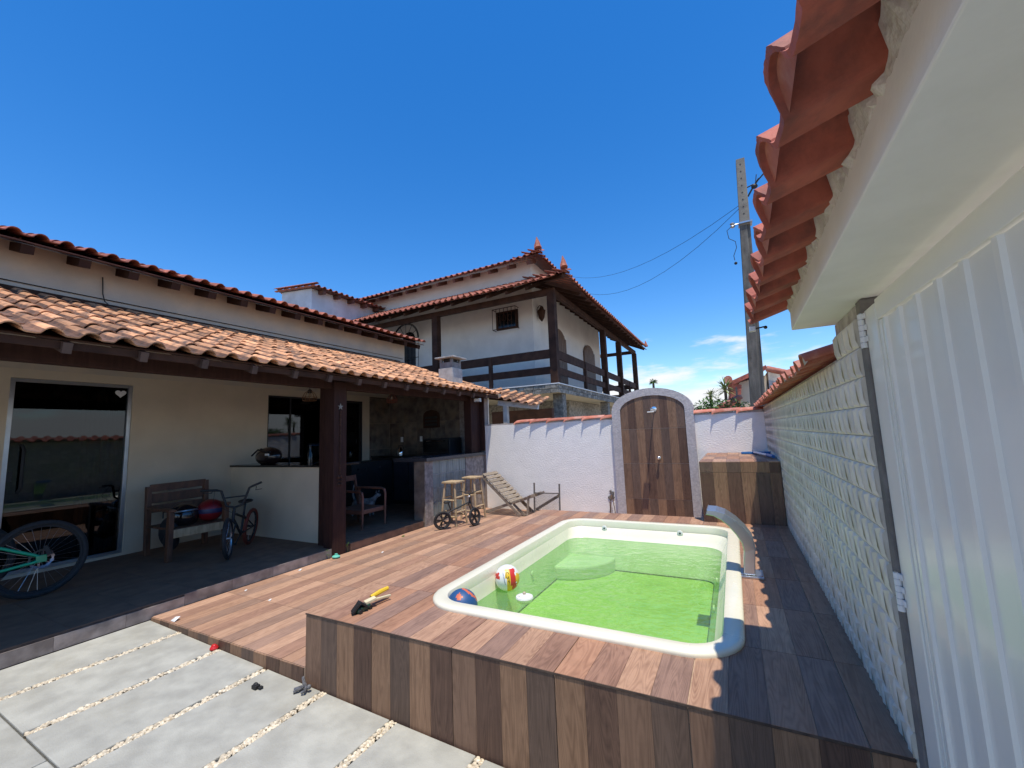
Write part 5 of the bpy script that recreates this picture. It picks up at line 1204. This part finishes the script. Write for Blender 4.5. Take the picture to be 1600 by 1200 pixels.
vs2 = .46; A3 = axes((0, -1, 0), (-1, 0, vs2)); A3 = axes((0, 1, 0), (-1, 0, vs2))
for r in range(6):
    for c_ in range(52):
        y_ = EY + .12 + .236 * c_; x_ = EX - .34 * r; z_ = EZ + vs2 * .34 * r + up_corner(y_ - EY, r) + up_corner(22.8 - y_, r)
        if y_ < EY + (EX - x_): continue
        put((x_, y_, z_), A3 @ Matrix.Rotation(math.radians(R.uniform(-1, 1)), 3, 'Z'), r == 0)
o = bulk.build('roof_tile', tile_nb, vr); o['kind'] = 'stuff'
rb = mat('roof_board_red', (.16, .06, .035))
eave_dk = mat('eave_timber', (.045, .022, .015), rough=.8, spec=.2)
g = G(); g.add([(-12.4, EY + .05, EZ - .03), (EX - .05, EY + .05, EZ + .12), (EX - 1.95, EY + 1.95, EZ + 1.95 * vs_ - .03), (-12.4, EY + 1.95, EZ + 1.95 * vs_ - .03)], [(0, 1, 2, 3)])
g.add([(EX - .05, EY + .05, EZ + .12), (EX - .05, EY + 2.0, EZ - .03), (EX - .05, 22.85, EZ - .03), (EX - 1.95, 22.85, EZ + 1.95 * vs2 - .03), (EX - 1.95, EY + 1.95, EZ + 1.95 * vs2 - .03)], [(0, 1, 2, 3, 4)]); g.build('soffit_boards', rb, vr)
for c_ in range(12):
    x_ = -4.9 - .65 * c_; g = G(); g.beam((x_, EY + .16, EZ - .05), (x_, YF, EZ - .05 + vs_ * (YF - EY - .16)), .07, .10); g.build('rafter', brown_dk, vr)
for c_ in range(19):
    y_ = 12.0 + .58 * c_; g = G(); g.beam((EX - .14, y_, EZ - .05), (XR, y_, EZ - .05 + vs2 * (EX - .14 - XR)), .06, .09); g.build('rafter', brown_dk, vr)
g = G(); g.beam((EX - .12, EY + .12, EZ + .08), (EX - 1.9, EY + 1.9, EZ + .80), .09, .12); g.build('hip_rafter', brown_dk, vr)
hipm = channel(.40, r=.08, fl=.006).mesh('ridge_tile', [tile_nb])
def hip(p, q, parent, n_):
    p, q = Vector(p), Vector(q); d_ = (q - p).normalized(); s_ = d_.cross(Vector((0, 0, 1))).normalized(); u_ = s_.cross(d_); rot = Matrix((d_, -s_, u_)).transposed()
    for k in range(n_): piece('ridge_tile', hipm, parent, p + (q - p) * k / n_, rot)
hip((EX - .10, EY + .10, EZ + .16), (EX - 1.9, EY + 1.9, EZ + .86), vr, 6)
def finial(x_, y_, z_, s=1, parent=None):
    g = G(); g.tube([(x_ + .05 * s, y_ - .05 * s, z_), (x_ + .02 * s, y_ - .02 * s, z_ + .12 * s), (x_ + .03 * s, y_ - .03 * s, z_ + .22 * s), (x_ - .0, y_, z_ + .42 * s)], [.13 * s, .11 * s, .075 * s, .012], 8); g.build('finial', tile_nb, parent, smooth=True)
finial(EX - .12, EY + .12, EZ + .28, .85, vr); finial(EX - .1, 22.7, EZ + .15, .75, vr)
# upper roof
nr = thing('upper_roof', 'highest red clay-tiled roof of the neighbour house', 'roof', (-5, 12, 7.1))
UYE, UXE, UZE = 11.66, -4.90, 7.13
bulk = G()
def put2(p, rot, as_part):
    if as_part: piece('roof_tile', nme, nr, p, rot)
    else: w_ = bn @ np.array(rot).T + np.array(p); bulk.add([tuple(q) for q in w_], ntg.f)
for r in range(7):
    for c_ in range(42):
        x_ = UXE - .10 - .236 * c_; y_ = UYE + .34 * r; z_ = UZE + .42 * .34 * r + up_corner(UXE - x_, r)
        if x_ > UXE - (y_ - UYE) or x_ < -14.8: continue
        put2((x_, y_, z_), A @ Matrix.Rotation(math.radians(R.uniform(-1, 1)), 3, 'Z'), r == 0)
    for c_ in range(36):
        y_ = UYE + .12 + .236 * c_; x_ = UXE - .34 * r; z_ = UZE + .42 * .34 * r + up_corner(y_ - UYE, r)
        if y_ < UYE + (UXE - x_): continue
        put2((x_, y_, z_), A3 @ Matrix.Rotation(math.radians(R.uniform(-1, 1)), 3, 'Z'), r == 0 and c_ < 30)
o = bulk.build('roof_tile', tile_nb, nr); o['kind'] = 'stuff'
g = G(); g.add([(-14.8, UYE + .05, UZE - .03), (UXE - .05, UYE + .05, UZE + .10), (UXE - 2.3, UYE + 2.3, UZE + .95), (-14.8, UYE + 2.3, UZE + .95)], [(0, 1, 2, 3)])
g.add([(UXE - .05, UYE + .05, UZE + .10), (UXE - .05, UYE + 2, UZE - .03), (UXE - .05, 20.2, UZE - .03), (UXE - 2.3, 20.2, UZE + .95), (UXE - 2.3, UYE + 2.3, UZE + .95)], [(0, 1, 2, 3, 4)]); g.build('soffit_boards', rb, nr)
for c_ in range(13):
    x_ = -5.35 - .72 * c_; g = G(); g.beam((x_, UYE + .10, UZE - .10), (x_, YF, UZE + .14), .09, .13); g.build('rafter', rb, nr)
g = G(); g.box(-14.5, XR + .001, YF + .001, YF + .199, 6.951, 7.33); g.box(XR - .199, XR - .001, YF + .2, 20.0, 6.951, 7.33); g.build('wall_top', nb_plaster, nr)
finial(UXE - .10, UYE + .10, UZE + .25, 1.0, nr); hip((UXE - .10, UYE + .10, UZE + .16), (UXE - 2.2, UYE + 2.2, UZE + .93), nr, 7)
# openings: caged window, arched window, shutters
wn = G(); wn.box(-6.86, -6.03, YF - .03, YF + .01, 5.12, 5.76); wn = wn.build('window', brown_dk, nbh)
g = G(); g.box(-6.78, -6.11, YF - .045, YF - .031, 5.19, 5.69); g.build('pane', black_gl, wn)
g = G()
for k in range(7): g.tube([(-6.88 + .145 * k, YF - .26, 5.10), (-6.88 + .145 * k, YF - .26, 5.80)], .010, 5)
for z_ in (5.10, 5.80):
    g.tube([(-6.88, YF - .02, z_), (-6.88, YF - .26, z_), (-6.01, YF - .26, z_), (-6.01, YF - .02, z_)], .013, 5)
for t0 in range(3): 
    cx = -6.66 + .22 * t0; g.tube([(cx + .07 * math.cos(a), YF - .262, 5.45 + .11 * math.sin(a)) for a in np.linspace(0, 2 * PI, 12, endpoint=False)], .008, 4, closed=True)
g.build('window_grille', brown_dk, wn)
def archpoly(y0, y1, zb, zs, zt, x_): 
    p = [(x_, y0, zb), (x_, y1, zb), (x_, y1, zs)]; c_ = (y0 + y1) / 2; a = (y1 - y0) / 2
    return p + [(x_, c_ + a * math.cos(t_), zs + (zt - zs) * math.sin(t_)) for t_ in np.linspace(.25, PI - .25, 8)] + [(x_, y0, zs)]
shm = mat('shutter_wood', (.20, .115, .065), (.12, .065, .04), scale=3, rough=.6, stretch=(1, 8, 1), bump=.2)
for y0, y1, zt_ in ((13.75, 15.2, 5.45), (17.45, 19.0, 5.45)):
    g = G(); g.prism(archpoly(y0, y1, 3.0, 4.95, zt_, XR + .001), (.05, 0, 0)); dd = g.build('door', shm, nbh)
    n_ = 8; w_ = (y1 - y0) / n_
    for k in range(n_): g = G(); zt2 = 4.95 + .4 * math.sqrt(max(0, 1 - ((k + .5) / n_ * 2 - 1) ** 2)); g.box(XR + .051, XR + .068, y0 + k * w_ + .01, y0 + (k + 1) * w_ - .01, 3.1, zt2); g.build('board', shm, dd)
g = G(); cx, zc = -10.75, 5.35
p = [(cx - .32, YF - .012, 3.6), (cx + .32, YF - .012, 3.6), (cx + .32, YF - .012, zc)] + [(cx + .32 * math.cos(t_), YF - .012, zc + .32 * math.sin(t_)) for t_ in np.linspace(.3, PI - .3, 7)] + [(cx - .32, YF - .012, zc)]
g.prism(p, (0, .02, 0)); aw = g.build('arched_window', black_gl, nbh)
g = G()
for rr_ in (.62, .58): g.tube([(cx + rr_ * math.cos(t_), YF - .18, zc + rr_ * math.sin(t_)) for t_ in np.linspace(0, PI, 14)], .016, 5)
for k in range(7): t_ = PI * k / 6; g.tube([(cx + .1 * math.cos(t_), YF - .18, zc + .1 * math.sin(t_)), (cx + .6 * math.cos(t_), YF - .18, zc + .6 * math.sin(t_))], .012, 4)
for k in range(7): g.tube([(cx - .6 + .2 * k, YF - .18, zc), (cx - .6 + .2 * k, YF - .18, 3.5)], .012, 4)
g.tube([(cx - .6, YF - .18, 4.6), (cx + .6, YF - .18, 4.6)], .012, 4); g.tube([(cx - .6, YF - .18, 3.9), (cx + .6, YF - .18, 3.9)], .012, 4); g.build('window_grille', black_m, aw)
lt = thing('wall_lantern', 'brown iron lantern on the white wall at the corner of the neighbour house', 'lantern', (XR + .1, 12.72, 5.6))
g = G(); g.lathe([(.02, -.30), (.10, -.18), (.15, .06), (.10, .10), (.06, .20), (.01, .24)], 6, (XR + .14, 12.72, 5.62)); g.build('cage', brown_dk, lt); g = G(); g.lathe([(.07, -.17), (.12, .05)], 6, (XR + .14, 12.72, 5.615)); g.build('glass', mat('amber', (.18, .12, .07), rough=.2), lt)
g = G(); g.tube([(XR, 12.72, 5.8), (XR + .08, 12.72, 5.88), (XR + .14, 12.72, 5.85)], .015, 6); g.build('bracket', brown_dk, lt)
o = thing('ceiling_spot', 'small brown ceiling lamp under the balcony slab', 'lamp', (-5.4, 12.0, 2.73)); g = G(); g.lathe([(.07, 0), (.06, -.04), (.09, -.10)], 10, (-5.4, 12.0, 2.733)); g.build('shade', shm, o)
# wing on the left
wg = thing('side_wing', 'white side wing with its own tiled roof, left of the neighbour balcony', 'house', (-13, 10, 5))
g = G(); g.prism([(-13.9, 9.2, 2.5), (-12.3, 9.2, 2.5), (-12.3, 9.2, 6.80), (-13.9, 9.2, 6.96)], (0, 3.09, 0)); g.build('wall', mat('wing_wall_white', (.72, .72, .72), (.60, .59, .58), scale=2, rough=.9, c3=(.42, .40, .38), c3scale=1.1, c3amt=.6), wg)  # off-white wall with random darker blotches
WS = .10
A4 = axes((0, 1, 0), (-1, 0, WS)); g0 = G()
for c_ in range(14): piece('roof_tile', nme, wg, (-11.95, 9.15 + .236 * c_, 6.78 + .0 * c_), A4)
for r in range(1, 6):
    for c_ in range(14): w_ = bn @ np.array(A4).T + np.array((-11.95 - .34 * r, 9.15 + .236 * c_, 6.78 + .034 * r)); g0.add([tuple(q) for q in w_], ntg.f)
o = g0.build('roof_tile', tile_nb, wg); o['kind'] = 'stuff'
for k in range(6): piece('ridge_tile', hipm, wg, (-14.0 + .36 * k, 9.03, 7.05 - .036 * k), Matrix.Rotation(.10, 3, 'Y'))
for c_ in range(5): g = G(); g.beam((-12.02, 9.5 + .62 * c_, 6.70), (-12.4, 9.5 + .62 * c_, 6.74), .10, .13); g.build('rafter', rb, wg)
g = G(); g.prism([(-12.0, 9.1, 6.80), (-14.0, 9.1, 7.0), (-14.0, 9.1, 6.98), (-12.0, 9.1, 6.78)], (0, 3.4, 0)); g.build('soffit_boards', rb, wg)
# low awning roof and white beam between the houses
aw_ = thing('awning', 'small old tiled awning on a white beam behind the garden wall', 'awning', (-4.6, 8.8, 2.2))
aA = axes((1, 0, -.16), (0, 1, .30))
for r in range(2):
    for c_ in range(7): piece('roof_tile', tme, aw_, (-5.25 + .213 * c_, 8.62 + .36 * r, 2.53 - .058 * c_ * .9 + .108 * r), aA)
g = G(); g.beam((-4.93, 8.78, 2.355), (-3.90, 8.80, 2.20), .09, .115); g.build('beam', mat('white_timber', (.66, .63, .58), (.5, .47, .42), scale=5, rough=.8), aw_, bevel=.004)
g = G(); g.box(-4.79, -4.68, 8.735, 8.835, -.13, 2.28); g.build('post', MC['white_timber'], aw_, bevel=.004)
g = G(); g.box(-5.08, -4.95, 8.25, 8.35, -.13, 2.42); g.build('post', MC['white_timber'], aw_, bevel=.004)
g = G(); g.beam((-5.3, 9.0, 2.52), (-3.9, 9.0, 2.30), .06, .08); g.build('purlin', brown_dk, aw_)
g = G(); g.box(-5.6, -3.9, 9.6, 9.75, -.13, 2.2); g.build('back_panel', brown_dk, aw_)

# ================================================================== UTILITY POLE, WIRES, FAR HOUSE, PLANTS
up_ = thing('utility_pole', 'tall weathered concrete utility pole with bolt holes behind the wall corner', 'utility pole', (.38, 8.75, 0))
PX, PY = .40, 8.75
zt_ = 6.62
def sec(z_): k = z_ / zt_; return (PX + .195 * k - .025, .140 - .068 * k)
g = G(); a, b = sec(0), sec(5.35); 
for y0, y1, ins in ((PY - .10, PY + .10, 0),):
    vs = []
    for z_ in (-.1, 5.30):
        c_, h_ = sec(z_); vs += [(c_ - h_, y0, z_), (c_ + h_ * .35, y0, z_), (c_ + h_ * .45, y0 + .04, z_), (c_ + h_, y0 + .03, z_), (c_ + h_, y1, z_), (c_ - h_, y1, z_)]
    n_ = 6; g.add(vs, [tuple(range(n_))[::-1], tuple(range(n_, 2 * n_))] + [(i, (i + 1) % n_, n_ + (i + 1) % n_, n_ + i) for i in range(n_)])
g.build('shaft', pole_m, up_, bevel=.008)
g = G(); c0, h0 = sec(5.30); c1, h1 = sec(zt_); y0 = PY - .09
g.prism([(c0 - h0, y0, 5.301), (c0 + h0, y0, 5.301), (c1 + h1, y0, zt_), (c1 - h1, y0, zt_)], (0, .16, 0)); g.build('top_section', mat('pole_top', (.27, .25, .20), (.18, .165, .14), scale=6, rough=.9, bump=.4), up_, bevel=.006)
for k in range(8):
    z_ = 5.52 + .14 * k; c_, h_ = sec(z_); g = G(); g.lathe([(.013, 0), (.013, -.004)], 8, (c_ - .005, y0 - .0005, z_), 'y'); g.build('bolt_hole', black_m, up_)
c_, h_ = sec(5.33); g = G(); g.box(c_ - h_ - .02, c_ + h_ + .035, PY - .13, PY + .09, 5.33, 5.36); g.build('clamp', alum, up_)
g = G(); g.lathe([(.02, -.05), (.045, -.03), (.025, 0), (.045, .03), (.02, .05)], 10, (c_ - h_ - .12, PY - .1, 5.34)); g.tube([(c_ - h_ - .12, PY - .1, 5.34), (c_ - h_, PY - .1, 5.345)], .012, 6); g.build('insulator', alum, up_)
ct_, ht_ = sec(6.0)
g = G(); g.tube([(ct_ + ht_, PY - .05, 6.03), (ct_ + ht_ + .11, PY - .07, 6.05)], .012, 6); g.ball((ct_ + ht_ + .12, PY - .08, 6.0), (.055, .05, .045), 10, 7); g.tube([(ct_ + ht_, PY - .05, 5.85), (ct_ + ht_ + .09, PY - .08, 5.98), (ct_ + ht_ + .20, PY - .1, 6.12)], .016, 6); g.tube([(ct_ + ht_ + .14, PY - .08, 6.05), (ct_ + ht_ + .17, PY - .08, 6.22)], .008, 5); g.build('cable_clamp', black_m, up_)
def wire(label, pts, r=.0045):
    g = G(); g.tube(pts, r, 5); o = g.build('overhead_wire', black_m, loc=pts[0]); tag(o, label, 'wire'); return o
def sag(p, q, s, n_=14): p, q = Vector(p), Vector(q); return [p.lerp(q, k / n_) - V(0, 0, s * 4 * (k / n_) * (1 - k / n_)) for k in range(n_ + 1)]
wire('thick black cable from the pole clamp over the red canopy tiles', sag((ct_ + ht_ + .15, PY - .1, 6.06), (3.6, 2.2, 6.4), .12), .013)
wire('upper thin wire running from the pole towards the neighbour roof', sag((sec(5.7)[0] - .07, PY - .05, 5.72), (-6.5, 17.5, 8.9), .75))
wire('lower sagging wire from the pole to the neighbour roof', sag((sec(5.6)[0] - .07, PY - .05, 5.66), (-5.2, 15.5, 7.3), .85))
c_, h_ = sec(5.3)
dangle = wire('short loose wire end dangling beside the pole insulator', [(c_ - h_ - .12, PY - .1, 5.34), (c_ - h_ - .22, PY - .1, 5.26), (c_ - h_ - .20, PY - .1, 5.10), (c_ - h_ - .10, PY - .1, 5.02), (c_ - h_ - .09, PY - .1, 4.90), (c_ - h_ - .15, PY - .1, 4.75), (c_ - h_ - .14, PY - .1, 4.66)], .006)
g = G(); g.ball((c_ - h_ - .13, PY - .1, 4.60), .028, 8, 6); g.build('end_cap', black_m, dangle)
cm = thing('security_camera', 'small white box on a thin arm below the far canopy tile', 'security camera', (.17, 2.42, 2.1))
o = cm
g = G(); g.box(.118, .146, 2.44, 2.47, 2.075, 2.10); g.build('box', white_p, o, bevel=.003)
g = G(); g.tube([(.146, 2.455, 2.088), (.185, 2.45, 2.092)], .004, 6); g.ball((.19, 2.45, 2.088), .009, 8, 5); g.build('arm', black_m, o)
# far house beyond the corner
fh = thing('far_house', 'small house with red roof edge and stone gable behind the pole', 'house', (.8, 15, 0))
g = G(); g.box(.27, .98, 14.2, 17, -.13, 2.86); g.prism([(.27, 14.2, 2.861), (.98, 14.2, 2.861), (.98, 14.2, 3.02)], (0, 2.8, 0)); g.build('wall', plaster, fh)
g = G(); g.prism([(.985, 14.0, -.13), (2.2, 14.0, -.13), (2.2, 14.0, 2.70), (1.02, 14.0, 3.12)], (0, 3, 0)); g.build('gable', mat('white_stone', (.62, .60, .56), (.34, .33, .31), scale=5, rough=.9, bump=1, bscale=6), fh)
g = G(); g.beam((-.03, 13.9, 2.80), (1.0, 13.9, 3.22), .05, .12); g.beam((-.05, 13.95, 2.45), (.27, 13.95, 2.4), .05, .75); g.build('eave_board', tile_red, fh)
g = G(); g.tube([(-.01, 13.6, 2.93), (-.01, 14.2, 2.93)], .11, 10); g.build('ridge_tile', tile_fresh, fh, smooth=True)
g = G(); g.tube([(.98, 13.85, 3.17), (1.9, 13.85, 2.84)], .085, 10); g.build('ridge_tile', tile_fresh, fh, smooth=True)
g = G(); g.prism([(-.05, 14.0, 2.88), (.98, 14.0, 3.24), (.98, 14.0, 3.22), (-.05, 14.0, 2.85)], (0, 3, 0)); g.build('roof', tile_red, fh)
rf = thing('low_roof', 'tip of a low tiled roof just above the wall at the pole foot', 'roof', (.2, 9.3, 1.9))
g = G(); g.beam((-.28, 9.2, 1.93), (.18, 9.4, 2.16), .16, .09); g.build('ridge_tile', tile_fresh, rf, bevel=.02); g = G(); g.beam((.12, 9.35, .2), (.12, 9.36, 2.35), .03, .03); g.build('stake', grey_wood, rf)

def leafquad(g, c, d, w, l, droop=.3):
    d = d.normalized(); s = d.cross(Vector((0, 0, 1)));
    if s.length < .05: s = Vector((1, 0, 0))
    s.normalize(); c = Vector(c); a = c + d * l * .5 + V(0, 0, -droop * l * .08); b = c + d * l + V(0, 0, -droop * l * .4)
    g.add([c, a - s * w / 2, b, a + s * w / 2], [(0, 1, 2, 3)])
bs = thing('leafy_bush', 'leafy green bush showing above the wall right of the shower arch', 'bush', (-.25, 9.3, 0))
g = G()
for k in range(2600):
    c = V(-.28 + R.gauss(0, .30), 9.35 + R.gauss(0, .25), 1.85 + R.gauss(0, .14)); 
    if c.z > 2.18 - .3 * abs(c.x + .25): continue
    leafquad(g, c, V(R.uniform(-1, 1), R.uniform(-1, 1), R.uniform(-.2, .9)), R.uniform(.03, .055), R.uniform(.06, .11))
g.build('crown', leaf_a, bs); g = G(); g.tube([(-.25, 9.35, -.1), (-.27, 9.35, 1.0), (-.22, 9.35, 1.8)], [.05, .04, .02], 7); g.build('trunk', trunk_m, bs)
def yucca(x_, y_, z0, z1, s, n_, lb, cat='yucca'):
    o = thing('yucca_plant', lb, cat, (x_, y_, 0)); g = G(); g.tube([(x_, y_, z0), (x_ + .02, y_, z1)], [.04, .03], 7); g.build('trunk', trunk_m, o)
    g = G()
    for k in range(n_):
        a = R.uniform(0, 2 * PI); e = R.uniform(-.5, 1.4); leafquad(g, (x_ + .02, y_, z1 + R.uniform(-.10, .04) * s), V(math.cos(a) * math.cos(e), math.sin(a) * math.cos(e), math.sin(e)), .028 * s, .34 * s * R.uniform(.7, 1.1), .5)
    g.build('crown', leaf_y, o)
yucca(-.10, 10.2, -.1, 2.42, .95, 90, 'larger spiky yucca head above the leafy bush')
yucca(-.40, 10.2, -.1, 2.28, .75, 60, 'smaller spiky yucca head left of the larger one')
o = thing('palm_tree', 'tiny distant palm top just above the shower arch', 'palm tree', (-4.0, 32, 0))
g = G(); g.tube([(-4.9, 32, -.1), (-4.9, 32, 5.05)], [.12, .08], 7); g.build('trunk', trunk_m, o); g = G()
for k in range(60):
    a = R.uniform(0, 2 * PI); e = R.uniform(-.6, 1.0); leafquad(g, (-4.9, 32, 5.05), V(math.cos(a) * math.cos(e), math.sin(a) * math.cos(e), math.sin(e)), .06, .38, .6)
g.build('crown', leaf_a, o)
